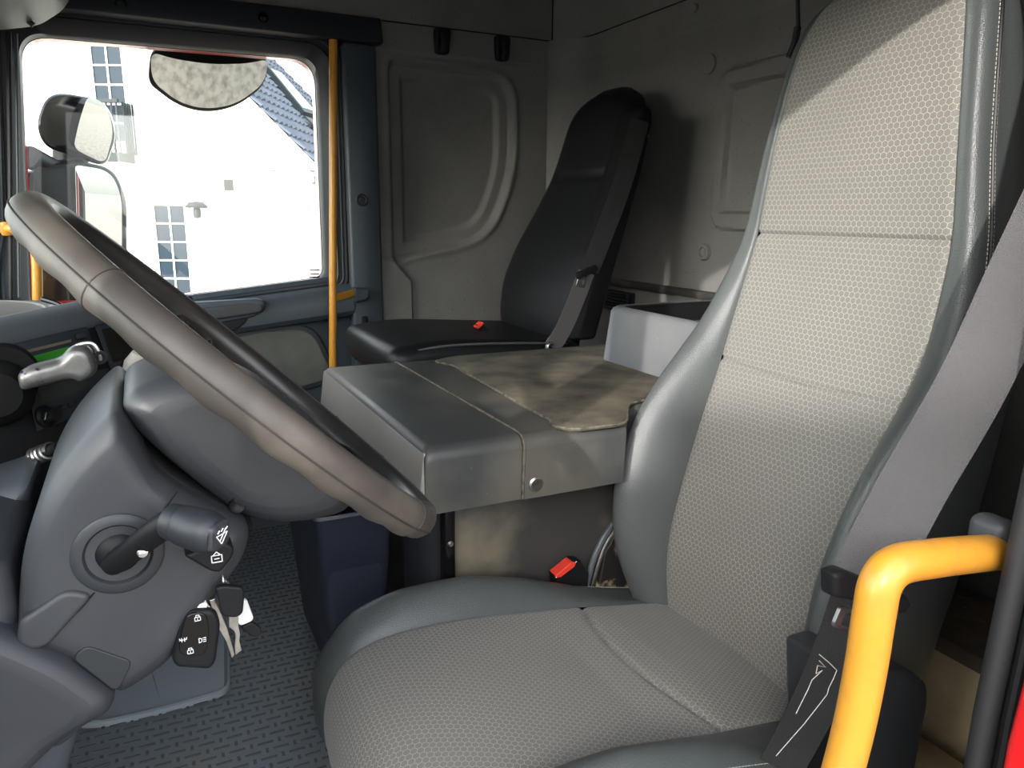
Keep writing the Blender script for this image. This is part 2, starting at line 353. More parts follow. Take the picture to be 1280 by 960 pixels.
# ---- right side wall behind the passenger door, with the moulded hollow
LY = np.linspace(-1.225, -.655, 190); LZ2 = np.linspace(0, 1.386, 240)
gy, gz = np.meshgrid(LY, LZ2)
rec = roundpoly([(-.700, 1.287), (-1.095, 1.270), (-1.098, .98), (-1.01, .785), (-.70, .722)], [.03, .09, .12, .09, .012], 8)
sd = sdpoly(rec, gy, gz)
off = .022*(1-sstep(-.008, .006, sd))+.016*(1-sstep(-.052, -.034, sd))-.006*np.exp(-((sd-.012)/.009)**2)
off += -.010*sstep(1.306, 1.316, gz)
stp = sdpoly([(-.60, .725), (-.692, .725), (-.752, .655), (-.755, -.1), (-.60, -.1)], gy, gz)
off += -.012*(1-sstep(-.004, .004, stp))
off += -.07*sstep(-1.12, -1.225, gy)**1.4*0
off += -.06*sstep(.5, .05, gz)*0
xx = 2.222+off
mb = MB(); mb.add(np.stack([xx, gy, gz], -1).reshape(-1, 3), [(i*190+j, i*190+j+1, (i+1)*190+j+1, (i+1)*190+j) for i in range(239) for j in range(189)])
wr = struct('wall_right', mb, 'panel')
struct('trim_2', MB().bb(2.212, 2.26, -1.229, .3, 1.387, 1.86), 'panel', bevel=.003)
mb = MB(); mb.bb(2.24, 2.27, -1.24, -.2, 1.36, 1.42); mb.bb(2.13, 2.30, -1.38, -1.32, 0, 1.9); mb.bb(2.235, 2.30, -1.36, -1.19, 0, 1.9); obj('seam_gap', mb, 'panel_seam', wr)
# ---- coat hooks on the side wall
for (px, py, lab) in ((553, 52, 'black plastic coat hook nearer the passenger door'), (628, 61, 'black plastic coat hook nearer the rear corner of the cab')):
    c = P(px, py, X=2.20)
    t = thing('coat_hook', lab, 'hook', (2.208, c[1], c[2]-.035), 'coat hooks on the side wall')
    mb = MB(); pillow(mb, roundpoly([(c[1]-.026, c[2]+.036), (c[1]+.026, c[2]+.036), (c[1]+.022, c[2]-.036), (c[1]-.018, c[2]-.036)], .012), 2.19, 2.212, .006)
    obj('plate', mb, 'black_plastic', t)
    mb = MB(); mb.tube(spline([(2.192, c[1]+.004, c[2]+.022), (2.172, c[1]+.006, c[2]+.012), (2.166, c[1]+.006, c[2]-.018), (2.176, c[1]+.006, c[2]-.032)], 5), [.012]*6+[.013]*9+[.010], 10)
    obj('prong', mb, 'black_plastic', t)
    obj('screw', MB().lathe((2.189, c[1]-.010, c[2]-.004), (-1, 0, 0), [(.005, 0), (.005, .003), (0, .003)], 12), 'black_gloss', t)
# ---- roof, front and driver's side (they shade the cab)
struct('ceiling', MB().bb(.12, 2.34, -1.36, .5, 1.86, 1.92), 'panel')
struct('trim_3', MB().bb(.235, .28, -1.34, .34, 1.315, 1.9), 'navy_dark')                  # roof rail above the driver's door
mb = MB(); mb.bb(.20, .28, -1.36, -.74, -.3, 1.4)
wl = struct('wall_left', mb, 'panel')
mb = MB(); mb.bb(.2, 2.32, .70, .76, -.3, .70); struct('wall_front', mb, 'black_plastic')
mb = MB(); mb.hexa([(.27, .42, 1.17), (2.22, .42, 1.17), (2.22, .50, 1.17), (.27, .50, 1.17)], [(.27, .30, 1.9), (2.22, .30, 1.9), (2.22, .46, 1.9), (.27, .46, 1.9)]); struct('trim_4', mb, 'navy_dark')  # windscreen header, dropped to keep sky light off the upper cab
mb = MB(); mb.hexa([(.2, .74, .70), (2.3, .74, .70), (2.3, .745, .70), (.2, .745, .70)], [(.2, .47, 1.43), (2.3, .47, 1.43), (2.3, .475, 1.43), (.2, .475, 1.43)])
struct('window_2', mb, 'window_glass', smooth=False)
# A-pillars
def apillar(name, x0, x1):
    mb = MB(); mb.loft([[(x0, .335, .0), (x1, .335, .0), (x1, .70, .0), (x0, .70, .0)], [(x0, .315, .68), (x1, .315, .68), (x1, .66, .68), (x0, .66, .68)],
                        [(x0, .285, .80), (x1, .285, .80), (x1, .40, .80), (x0, .40, .80)], [(x0, .255, 1.12), (x1, .255, 1.12), (x1, .36, 1.12), (x0, .36, 1.12)], [(x0, .23, 1.46), (x1, .23, 1.46), (x1, .37, 1.46), (x0, .37, 1.46)], [(x0, .20, 1.9), (x1, .20, 1.9), (x1, .50, 1.9), (x0, .50, 1.9)]])
    return struct(name, mb, 'navy_plastic', bevel=.012, seg=3)
apillar('trim_5', .235, .285); ap = apillar('trim_6', 2.20, 2.31)
mb = MB(); mb.tube([P(11, 40, X=2.19), P(13, 200, X=2.19), P(14, 372, X=2.19)], .006, 8); obj('pillar_bead', mb, 'rubber', ap)
mb = MB(); mb.tube([P(20, 42, X=2.19), P(22, 200, X=2.19), P(24, 372, X=2.19)], .004, 8); obj('pillar_bead', mb, 'navy_plastic', ap)
# ---- passenger door
NX = 2.20
hd = struct('trim_7', MB().hexa([(2.17, -.672, 1.318), (2.17, .32, 1.318), (2.26, .32, 1.318), (2.26, -.672, 1.318)], [(2.19, -.672, 1.388), (2.19, .32, 1.388), (2.26, .32, 1.388), (2.26, -.672, 1.388)]), 'navy_dark', bevel=.008)
for (px, py) in ((329, 22), (151, 5)):
    obj('screw_cap', MB().lathe(P(px, py, X=2.178), (-1, 0, 0), [(.013, -.01), (.013, .002), (.010, .002), (.008, -.002), (0, -.002)], 18), 'black_gloss', hd)
pil = struct('trim_8', MB().bb(2.192, 2.27, -.655, -.560, .05, 1.318), 'navy_plastic', bevel=.010, seg=3)
c = P(452, 250, X=2.19); obj('round_button', MB().lathe(c, (-1, 0, 0), [(.018, -.01), (.018, .002), (.015, .004), (.012, .002), (.009, .002), (.007, .005), (0, .005)], 24), 'navy_dark', pil)
c = P(456, 405, X=2.19); obj('catch', MB().box(c, (.014, .018, .046)), 'black_plastic', pil, bevel=.005, seg=3)
for dx in (0, 8): obj('slot', MB().box(P(459+dx, 437, X=2.191), (.003, .005, .020)), 'black_plastic', pil)
d1 = MB()
WIN = [(-.505, 1.282), (-.500, .668), (.26, .592), (.205, 1.274)]
wi = roundpoly(WIN, [.07, .03, .05, .06], 8)
OUT = [(-.567, 1.345), (-.562, .640), (.33, .55), (.27, 1.345)]
wo = roundpoly(OUT, [.09, .03, .05, .06], 8)
wm = [a*.55+b*.45 for a, b in zip(wi, wo)]
wm2 = [a*.50+b*.50 for a, b in zip(wi, wo)]
R3 = lambda pol, x: [(x, q[0], q[1]) for q in pol]
d1.loft([R3(wo, 2.27), R3(wo, 2.225), R3(wm2, 2.222), R3(wm2, 2.232), R3(wm, 2.232), R3(wm, 2.222), R3(wi, 2.25), R3(wi, 2.30), R3(wo, 2.33)], True, False)
door = struct('door_1', d1, 'navy_dark', angle=50)
mb = MB(); mb.tube(R3([a*.12+b*.88 for a, b in zip(wi, wo)], 2.225), .006, 8, closed=True); obj('door_seal', mb, 'rubber', door)
mb = MB(); mb.tube(R3([a*.30+b*.70 for a, b in zip(wi, wo)], 2.225), .004, 8, closed=True); obj('door_seal', mb, 'navy_plastic', door)
mb = MB(); mb.loft([R3(wi, 2.284), R3(wi, 2.288)], True, True); win1 = struct('window_1', mb, 'window_glass', smooth=False)
# small etched marks in the corner of the pane
mb = MB()
for k, (py, wd) in enumerate(((347, .030), (352, .026), (356, .034), (361, .022), (366, .028))):
    c = P(393, py-18, X=2.2835); mb.box((2.2835, c[1], c[2]-.02), (.0004, wd, .0035))
obj('glass_etching', mb, 'vent_blue', win1)
# lower trim: profile swept along the door
ys = np.linspace(-.562, .32, 40); prof = [(2.262, -.002), (2.240, .004), (2.232, -.008), (2.236, -.016), (2.222, -.020), (2.204, -.030), (2.190, -.048), (2.184, -.075), (2.186, -.098), (2.198, -.112), (2.226, -.120), (2.234, -.135), (2.236, -.30), (2.236, -.60), (2.30, -.60), (2.30, -.002)]
mb = MB(); mb.loft([[(x, y, .668-(y+.5)*.1+dz) for x, dz in prof] for y in ys], True, True)
obj('door_card', mb, 'navy_plastic', door, angle=30)
mb = MB(); bigp = roundpoly([(-.80, 1.50), (-.80, .50), (.40, .50), (.40, 1.50)], .02, 8); mb.loft([R3(wi, 2.302), R3(bigp, 2.302), R3(bigp, 2.315), R3(wi, 2.315)], True, False); obj('door_shell', mb, 'black_plastic', door)
mb = MB(); mb.bb(2.33, 2.36, -.60, .40, -.45, .62); mb.loft([R3(wo, 2.31), R3(wo, 2.36), R3(wi, 2.35), R3(wi, 2.31)], True, False); obj('door_skin', mb, 'red', door, label='red painted outer skin of the passenger door')
sp = roundpoly([P(*q, X=2.236)[1:] for q in ((236, 428), (330, 407), (392, 404), (420, 462), (408, 480), (300, 510), (225, 500))], [.02, .1, .06, .05, .05, .04, .04], 8)
mb = MB(); pillow(mb, sp, 2.226, 2.25, .006); sk = obj('speaker_panel', mb, 'navy_dark', door)
mb = MB(); pillow(mb, inset2(sp, .014), 2.2215, 2.245, .006); obj('cloth_insert', mb, pm('door_cloth', rgb(92, 93, 88), .9, c2=rgb(78, 80, 78), vscale=12, bump=('n', 900, .4, .001)), sk)
mb = MB(); pillow(mb, roundpoly([P(*q, X=2.182)[1:] for q in ((240, 378), (322, 373), (331, 376), (331, 388), (316, 396), (240, 410))], .010), 2.172, 2.21, .006); hb = obj('handle_bezel', mb, 'navy_plastic', door)
mb = MB(); pillow(mb, roundpoly([P(*q, X=2.172)[1:] for q in ((240, 386), (312, 378), (328, 380), (328, 389), (305, 394), (240, 403))], .008), 2.160, 2.178, .005); obj('handle_lever', mb, 'column_grey', hb)
mb = MB(); pillow(mb, roundpoly([P(*q, X=2.183)[1:] for q in ((245, 402), (312, 392), (308, 402), (296, 412), (245, 422))], .010), 2.178, 2.20, .003); obj('hand_pocket', mb, 'black_plastic', hb)
# ---- driver's B-pillar: jamb, seal and red skin
mb = MB(); mb.loft([[(.258, y, z), (.287, y, z), (.287, -.76, z), (.258, -.76, z)] for z, y in ((-.4, -.546), (.5, -.550), (.85, -.574), (1.32, -.66))])
bp_ = struct('trim_9', mb, 'black_plastic', bevel=.012, seg=3)
mb = MB(); mb.tube([(.280, -.530, -.4), (.280, -.533, .5), (.280, -.556, .85), (.280, -.645, 1.30)], .0085, 14); obj('door_seal', mb, 'rubber', bp_)
mb = MB(); mb.tube([(.268, -.538, -.4), (.268, -.541, .5), (.268, -.565, .85), (.268, -.652, 1.30)], .005, 10); obj('door_seal', mb, 'black_plastic', bp_)
mb = MB(); mb.loft([[(.17, y, z), (.256, y, z), (.256, -.80, z), (.17, -.80, z)] for z, y in ((-.4, -.508), (.5, -.514), (.85, -.56), (1.32, -.67))]); obj('body_skin', mb, 'red', bp_, bevel=.008, seg=3, label='red painted outer skin of the door pillar')

# ================================================================== OUTSIDE: the house across the yard
th = math.atan2(475, 937*1.02); FW = _n((RW@[0, 0, 1])*(1, 1, 0)); FU = np.array((-FW[1], FW[0], 0))      # away from us / along the gable to the left
FD = 14.0; FO = FW*FD; GZ = -1.2
def F(px, py, k=0): return P(px, py, pl=(FO-FW*k, FW))       # a point on the gable plane, k metres in front of it
cor = F(389, 206); ux = lambda p: (np.array(p)-cor)@FU
struct('ground', MB().bb(-30, 60, -40, 40, GZ-.1, GZ), 'gravel')
sh_, ph_ = _n((SUN[0], SUN[1], 0)), _n((SUN[1], -SUN[0], 0))
def yard(h0, h1, zt, al=6.0): return MB().hexa([sh_*al+ph_*h0+(0, 0, GZ), sh_*al+ph_*h1+(0, 0, GZ), sh_*al+ph_*h1+(0, 0, zt), sh_*al+ph_*h0+(0, 0, zt)], [sh_*(al+3)+ph_*h0+(0, 0, GZ), sh_*(al+3)+ph_*h1+(0, 0, GZ), sh_*(al+3)+ph_*h1+(0, 0, zt), sh_*(al+3)+ph_*h0+(0, 0, zt)])  # plain block set across the sun's path, outside the view
TE = 6*SUN[2]/math.hypot(SUN[0], SUN[1])
struct('shade_wall_seat', yard(-7, .25, .93+TE), 'white_wall', smooth=False)          # added out of view, keeps the sun off the lower seat
struct('shade_wall_tunnel', yard(.25, .55, .80+TE), 'white_wall', smooth=False)  # added unseen block, lower so a sun streak reaches the engine cover
struct('shade_wall_tall', yard(.55, 3.0, 4.8), 'white_wall', smooth=False)  # added unseen block, shades the passenger side and the cover's front
house = thing('house', 'white rendered gable house with grey tiled roof across the yard', 'house', (*(cor+FU*5+FW*4)[:2], GZ))
E_ = cor[2]; Wd = 10.0; c0 = np.array((cor[0], cor[1], 0))
def H3(u, z, k=0): return c0+FU*u-FW*k+np.array((0, 0, z))     # u left of the corner, k in front of the gable
mb = MB(); mb.prism([H3(0, GZ), H3(0, E_), H3(Wd/2, E_+Wd/2), H3(Wd, E_), H3(Wd, GZ)], FW*9)
obj('wall', mb, 'white_wall', house, smooth=False)
# tiled slope: rows stepped down the pitch, each tile a shallow roll
nr, ncr = 30, 34; rows = []; us = []
L = Wd/2*math.sqrt(2)*1.01; T = _n(FU+np.array((0, 0, 1))); NRM = _n(-FU+np.array((0, 0, 1))); o0 = H3(-.12, E_-.02, .12)
mb = MB(); per = .30; step = .34; nu = int(9.2/per*6)
for r in range(int(L/step)+1):
    vals = []
    for q in (0, 1):
        ring = []
        for j in range(nu+1):
            x = j*per/6; wv = .028*math.sin(2*math.pi*x/per)+.012*math.sin(4*math.pi*x/per)
            ring.append(o0+T*(r*step+q*(step+.03))+FW*x+NRM*(wv+.055-(.05 if q else 0)))
        vals.append(ring)
    ring0 = [p-NRM*.05 for p in vals[0]]
    mb.loft([ring0, vals[0], vals[1]], False, False)
o = obj('roof_tiles', mb, 'roof_tile', house, angle=50); o['kind'] = 'stuff'
mb = MB(); mb.hexa([H3(-.1, E_-.06, .10), H3(-.1, E_+.02, .10), H3(Wd/2, E_+Wd/2+.12, .10), H3(Wd/2, E_+Wd/2+.02, .10)], [p+FW*.14 for p in (H3(-.1, E_-.06, .10), H3(-.1, E_+.02, .10), H3(Wd/2, E_+Wd/2+.12, .10), H3(Wd/2, E_+Wd/2+.02, .10))]); obj('verge', mb, 'white_wall', house, smooth=False)
mb = MB(); mb.tube([H3(-.16, E_-.07, .12), H3(-.16, E_-.10, -9)], .07, 12); obj('gutter', mb, 'zinc', house)
u1 = ux(F(331, 212))
for k, (dz, pr) in enumerate(((-.06, .16), (-.16, .11), (-.25, .06))):
    mb = MB(); mb.prism([H3(u1-.05*k, E_+dz-.05, 0), H3(u1-.05*k, E_+dz+.04, 0), H3(-pr, E_+dz+.04, 0), H3(-pr, E_+dz-.05, 0)], -FW*pr); mb.prism([H3(0, E_+dz-.05, pr), H3(0, E_+dz+.04, pr), H3(-pr, E_+dz+.04, pr), H3(-pr, E_+dz-.05, pr)], FW*9); obj('cornice', mb, 'white_wall', house, smooth=False)
# roof window in the tiles
pl = (o0+NRM*.13, NRM)
q4 = [P(x, y, pl=pl) for x, y in ((331, 82), (348, 89), (398, 146), (379, 141))]
ctr = sum(q4)/4
sk = obj('roof_window', MB().hexa([q+NRM*.04 for q in q4], [q-NRM*.12 for q in q4]), 'zinc', house, smooth=False)
obj('pane', MB().hexa([ctr+(q-ctr)*.84+NRM*.05 for q in q4], [ctr+(q-ctr)*.84+NRM*.03 for q in q4]), 'house_glass', sk, smooth=False)
mb = MB(); b0, b1 = P(380, 146, pl=pl), P(405, 155, pl=pl); mb.hexa([b0, b1, b1-T*.35, b0-T*.35], [q+NRM*.03 for q in (b0, b1, b1-T*.35, b0-T*.35)]); obj('flashing', mb, 'zinc', house, smooth=False)
q4 = [P(x, y, pl=pl) for x, y in ((398, 112), (416, 118), (430, 140), (412, 128))]
obj('roof_window', MB().hexa([q+NRM*.04 for q in q4], [q-NRM*.12 for q in q4]), 'zinc', house, smooth=False)
# windows with glazing bars
def hbox(u0, u1, z0, z1, k0, k1):
    return MB().hexa([H3(u0, z0, k1), H3(u1, z0, k1), H3(u1, z1, k1), H3(u0, z1, k1)], [H3(u0, z0, k0), H3(u1, z0, k0), H3(u1, z1, k0), H3(u0, z1, k0)])
def hwindow(px0, px1, pyt, pyb, cols, rws, yrow, left_post):
    ym = yrow; ua, ub = ux(F(px0, ym)), ux(F(px1, ym)); zt, zb = F((px0+px1)/2, pyt)[2], F((px0+px1)/2, pyb)[2]
    wn = obj('window', hbox(ua+left_post, ub-.06, zb-.1, zt+.12, .0, .04), 'white_frame', house, smooth=False)
    wd_ = (ub-ua)/cols; ht = (zt-zb)/rws
    for i in range(cols):
        for j in range(rws):
            u0 = ua+wd_*i; z1 = zt-ht*j
            obj('pane', hbox(u0+wd_*.03, u0+wd_*.97, z1-ht*.97, z1-ht*.03, .03, .05), 'house_glass', wn, smooth=False)
            # raised glazing bars around each pane
    for i in range(cols+1): obj('glazing_bar', hbox(ua+wd_*i-.014, ua+wd_*i+.014, zb, zt, .03, .075), 'white_frame', wn, smooth=False)
    for j in range(rws+1): obj('glazing_bar', hbox(ua, ub, zt-ht*j-.014, zt-ht*j+.014, .03, .07), 'white_frame', wn, smooth=False)
    obj('side_post', hbox(ua+left_post, ua+left_post*.35, zb-.1, zt+.12, .03, .09), 'white_frame', wn, smooth=False)
    return wn
hwindow(119, 157.5, 33, 178, 2, 6, 100, .25)
hwindow(198, 236.5, 256, 392, 2, 6, 305, .22)
# french balcony rail, its slab and the vent and lamp on the wall
bal = obj('balcony', hbox(ux(F(122, 195)), ux(F(168, 195)), F(130, 204)[2], F(130, 193)[2], 0, .55), 'zinc', house, smooth=False)
obj('corbel', MB().loft([[H3(ux(F(118, 200)), F(130, 204)[2], 0), H3(ux(F(166, 200)), F(130, 204)[2], 0), H3(ux(F(166, 200)), F(130, 204)[2], .5), H3(ux(F(118, 200)), F(130, 204)[2], .5)], [H3(ux(F(125, 200)), F(130, 218)[2], 0), H3(ux(F(160, 200)), F(130, 218)[2], 0), H3(ux(F(160, 200)), F(130, 218)[2], .12), H3(ux(F(125, 200)), F(130, 218)[2], .12)]]), 'white_wall', bal, smooth=False)
ur, zr, zb_ = ux(F(165, 131)), F(165, 131)[2], F(130, 194)[2]
obj('hand_rail', hbox(ux(F(112, 131)), ur, zr-.03, zr+.03, .45, .52), 'zinc', bal, smooth=False)
for k in range(10):
    u = ur+.04+k*.085; obj('baluster', hbox(u-.012, u+.012, zb_, zr, .47, .50), 'zinc', bal, smooth=False)
for k in range(5): obj('baluster', hbox(ur-.012, ur+.02, zb_, zr, .08*k, .08*k+.03), 'zinc', bal, smooth=False)
obj('wall_vent', hbox(ux(F(280, 224)), ux(F(292, 238)), F(280, 238)[2], F(280, 224)[2], 0, .03), 'vent_blue', house, smooth=False)
lc = F(246, 262, .25); ll = obj('wall_lamp', MB().lathe(lc+np.array((0, 0, .06)), (0, 0, 1), [(.17, -.03), (.19, 0), (.12, .07), (0, .09)], 20), 'zinc', house)
obj('lamp_bulb', MB().lathe(lc-np.array((0, 0, .16)), (0, 0, 1), [(0, 0), (.06, .02), (.07, .12), (.05, .2), (0, .2)], 14), 'zinc', ll)
obj('lamp_arm', MB().tube([F(238, 258), F(242, 256, .2), lc+np.array((0, 0, .12))], .02, 8), 'zinc', ll)

# ================================================================== PASSENGER SIDE MIRRORS (outside)
def blob(poly, x0, x1, r, mat, name, parent, r1=None, **k):
    mb = MB(); pillow(mb, poly, x0, x1, r, r1); return obj(name, mb, mat, parent, **k)
# round-cornered wide-angle mirror
def mirror_unit(name, label, out, glassq, axis, depth, mat='black_gloss', bulge=.02, rr=.05, gr=.03):
    pts = [np.array(p) for p in out]; base = sum(pts)/len(pts); t = thing(name, label, 'mirror', (base[0], base[1], min(p[2] for p in pts)), 'mirrors outside the passenger window')
    return t
xw = 2.50
tm = thing('wide_angle_mirror', 'rounded black wide-angle mirror on top of the tall mirror outside', 'mirror', P(100, 205, X=xw), 'mirrors outside the passenger window')
hp_ = roundpoly([P(*q, X=xw)[1:] for q in ((64, 118), (132, 121), (146, 160), (130, 206), (58, 186), (50, 160))], [.06, .06, .06, .03, .04, .04], 7)
mc = np.mean(hp_, 0)
# the glass leans towards the driver: its plane is turned about the vertical
def lean(q, k, turn, tip=.35): return (xw+k+(q[0]-mc[0])*turn-(q[1]-mc[1])*tip, q[0], q[1])
def dome(q, c, rm, b): return -b*(1-min(1, ((q[0]-c[0])**2+(q[1]-c[1])**2)/rm**2))
gp = roundpoly([P(*q, X=xw)[1:] for q in ((110, 119), (131, 127), (142, 160), (130, 203), (92, 186), (100, 150))], [.03, .04, .05, .025, .02, .06], 7)
gc = np.mean(gp, 0)
mb = MB(); mb.loft([[lean(mc+(np.array(q)-mc)*s, k, -1.25) for q in hp_] for s, k in ((.93, 0), (1, .012), (1, .04), (.93, .09), (.75, .13), (.35, .15))]); obj('housing', mb, 'black_gloss', tm, angle=60)
mb = MB(); mb.loft([[lean(gc+(np.array(q)-gc)*s, -.005+dome(gc+(np.array(q)-gc)*s, gc, .12, .016), -1.25) for q in gp] for s in np.linspace(1, .02, 12)], True, True); obj('mirror_glass', mb, 'mirror', tm, angle=80)
mb = MB(); mb.tube([P(88, 190, X=xw+.07), P(88, 203, X=xw+.07)], .045, 12); obj('neck', mb, 'black_plastic', tm)
tm = thing('main_mirror', 'tall black rear-view mirror seen behind the steering wheel rim', 'mirror', P(100, 395, X=xw), 'mirrors outside the passenger window')
hp_ = roundpoly([P(*q, X=xw)[1:] for q in ((46, 208), (100, 202), (140, 208), (158, 245), (158, 395), (50, 395))], [.02, .02, .06, .06, .02, .02], 7); mc = np.mean(hp_, 0)
mb = MB(); mb.loft([[lean(mc+(np.array(q)-mc)*s, k, -1.0, .1) for q in hp_] for s, k in ((.97, 0), (1, .012), (1, .05), (.95, .09), (.8, .12), (.4, .13))]); obj('housing', mb, 'black_plastic', tm, angle=60)
gp = roundpoly([P(*q, X=xw)[1:] for q in ((95, 207), (138, 212), (152, 246), (152, 390), (100, 390))], [.01, .05, .05, .02, .02], 7); gc = np.mean(gp, 0)
mb = MB(); mb.loft([[lean(gc+(np.array(q)-gc)*s, -.006+dome(gc+(np.array(q)-gc)*s, gc, .26, .010), -1.0, .1) for q in gp] for s in np.linspace(1, .02, 12)], True, True); obj('mirror_glass', mb, 'mirror', tm, angle=80)
mb = MB(); mb.tube([P(36, 196, X=2.40), P(70, 214, X=2.48), P(100, 212, X=2.52)], .030, 12); obj('arm', mb, 'black_plastic', tm)
mb = MB(); mb.tube([P(36, 215, X=2.40), P(70, 330, X=2.44), P(80, 395, X=2.46)], .02, 10); obj('arm', mb, 'black_plastic', tm)
# half-round kerb mirror above the window
tm = thing('kerb_mirror', 'half-round kerb mirror hanging above the passenger window outside', 'mirror', P(258, 64, X=2.46), 'mirrors outside the passenger window')
pol = roundpoly([P(*q, X=2.46)[1:] for q in ((188, 71), (215, 79), (260, 86), (305, 85), (330, 80), (330, 104), (300, 127), (262, 133), (225, 125), (189, 100))], [.02, .06, .06, .06, .02, .05, .06, .06, .06, .04], 6)
hsg = roundpoly([P(*q, X=2.46)[1:] for q in ((186, 84), (189, 67), (215, 63), (300, 66), (331, 77), (332, 106), (300, 129), (262, 135), (225, 127), (186, 102))], [.03, .02, .05, .05, .03, .05, .06, .06, .06, .04], 6); mc = np.mean(hsg, 0); gc = np.mean(pol, 0)
def leank(q, k): return (2.46+k-(q[1]-mc[1])*1.4, q[0], q[1])
mb = MB(); mb.loft([[leank(gc+(np.array(q)-gc)*s, -.006+dome(gc+(np.array(q)-gc)*s, gc, .19, .034)) for q in pol] for s in np.linspace(1, .02, 16)], True, True); obj('mirror_glass', mb, 'mirror', tm, angle=80)
mb = MB(); mb.loft([[leank(mc+(np.array(q)-mc)*s, k)+np.array((0, 0, dz)) for q in hsg] for s, k, dz in ((.97, -.003, 0), (1.0, .004, 0), (1, .02, .004), (.9, .06, .01), (.6, .09, .02), (.25, .10, .025))]); obj('housing', mb, 'black_plastic', tm, angle=60)
mb = MB(); a0, a1 = P(240, 74, X=2.43), P(285, 62, X=2.43); mb.bb(2.41, 2.47, a0[1], a1[1], a0[2], a1[2]+.03); mb.bb(2.36, 2.45, a0[1]-.02, a1[1]+.02, a1[2]+.01, a1[2]+.06); obj('bracket', mb, 'black_plastic', tm, bevel=.006)

# ================================================================== ENGINE TUNNEL
TZ = .548
tun = thing('engine_tunnel', 'dark grey moulded engine cover between the two seats', 'engine cover', (1.23, -.75, 0))
def tunnel_section(y, top=TZ, x0=.918, x1=1.545):
    # cross-section over the width, rounded near shoulder, slightly inclined side skirt
    pts = [(x0+.006, top-.098)]
    for t in np.linspace(0, math.pi/2, 6): pts.append((x0+.022-.020*math.cos(t), top-.020+.020*math.sin(t)))
    for t in np.linspace(math.pi/2, 0, 6): pts.append((x1-.028+.028*math.cos(t), top-.028+.028*math.sin(t)))
    pts.append((x1+.004, top-.12)); pts.append((x0+.10, top-.12)); pts.append((x0+.04, top-.098))
    return [(x, y, z) for x, z in pts]
mb = MB(); rings = [tunnel_section(y) for y in (-.474, -.40, -.338)]
for t in (.4, .8, 1.2, 1.5708):               # small radius round the front edge
    rings.append([(x, -.338+.012*math.sin(t), z-.012*(1-math.cos(t))*(1 if z > TZ-.03 else 0)) for x, y, z in tunnel_section(-.338)])
mb.loft(rings); obj('front_cover', mb, 'tunnel', tun, angle=40)
mb = MB(); ff = [(.926, -.3255, TZ-.008), (1.538, -.3255, TZ-.008), (1.538, -.312, TZ-.105), (.93, -.314, TZ-.105), (.924, -.316, TZ-.098)]
mb.loft([ff, [(x, y-.012, z) for x, y, z in ff]]); obj('nose_panel', mb, 'tunnel_pale', tun, bevel=.004, label='lighter front face of the engine cover')
mb = MB(); mb.loft([tunnel_section(y, TZ-.0015, x0_) for y, x0_ in ((-.480, .918), (-.60, .918), (-.655, .918), (-.685, .960), (-.716, 1.003), (-.75, 1.005), (-1.0, 1.005), (-1.285, 1.005))]); rear = obj('rear_cover', mb, 'tunnel', tun, angle=40)
# dirty joint between the covers and the bolt in the near skirt
sec = [np.array(p) for p in tunnel_section(-.477)[:13]]
mb = MB(); mb.tube([p+np.array((-.0005, 0, .0005)) for p in sec], .0022, 6); obj('joint', mb, 'seam_strip', tun)
c = P(671, 606, X=.918)
bt = obj('bolt', MB().lathe(c+np.array((.006, 0, 0)), (-1, 0, 0), [(.0115, -.01), (.0115, .004), (.009, .006), (0, .006)], 20), 'steel', rear)
obj('bolt_socket', MB().lathe(c-np.array((.0005, 0, 0)), (-1, 0, 0), [(.004, 0), (.004, .002), (0, .0005)], 10), 'black_gloss', bt) if False else None
# walls of the tunnel below the cover
mb = MB(); mb.bb(1.038, 1.50, -1.285, -.41, 0, TZ-.10); obj('side_wall', mb, 'dirty_panel', tun, bevel=.01)
mb = MB(); mb.loft([[(1.042, -.412, z), (1.055, -.385, z), (1.08, -.370, z), (1.15, -.365, z), (1.15, -.412, z)] for z in (.0, TZ-.10)]); obj('front_wall', mb, 'column_dark', tun, angle=50)
# floor-carpet mat in the top of the rear cover
mp = [P(*q, Z=TZ+.003)[:2] for q in ((541, 452), (566, 456), (583, 466), (676, 519), (688, 524), (690, 532), (716, 537), (783, 529))]
mp += [np.array((1.012, -.722)), np.array((1.03, -1.20)), np.array((1.50, -1.20)), np.array((1.512, -.60))]
mp = roundpoly(mp, [.02, .02, .02, .015, .012, .012, .02, .02, .03, .03, .03, .03], 4)
mb = MB(); mb.loft([[(q[0], q[1], TZ-.001) for q in mp], [(q[0], q[1], TZ+.004) for q in mp], [(q[0], q[1], TZ+.006) for q in inset2(mp, .003)]])
mt_ = thing('tunnel_mat', 'dusty brown textile mat lying on the engine cover', 'mat', (1.23, -.85, TZ)); obj('pile', mb, 'tunnel_mat', mt_, angle=50)
mb = MB(); mb.tube([(q[0], q[1], TZ+.0025) for q in mp], .0022, 6, closed=True); obj('bound_edge', mb, 'seam_strip', mt_)
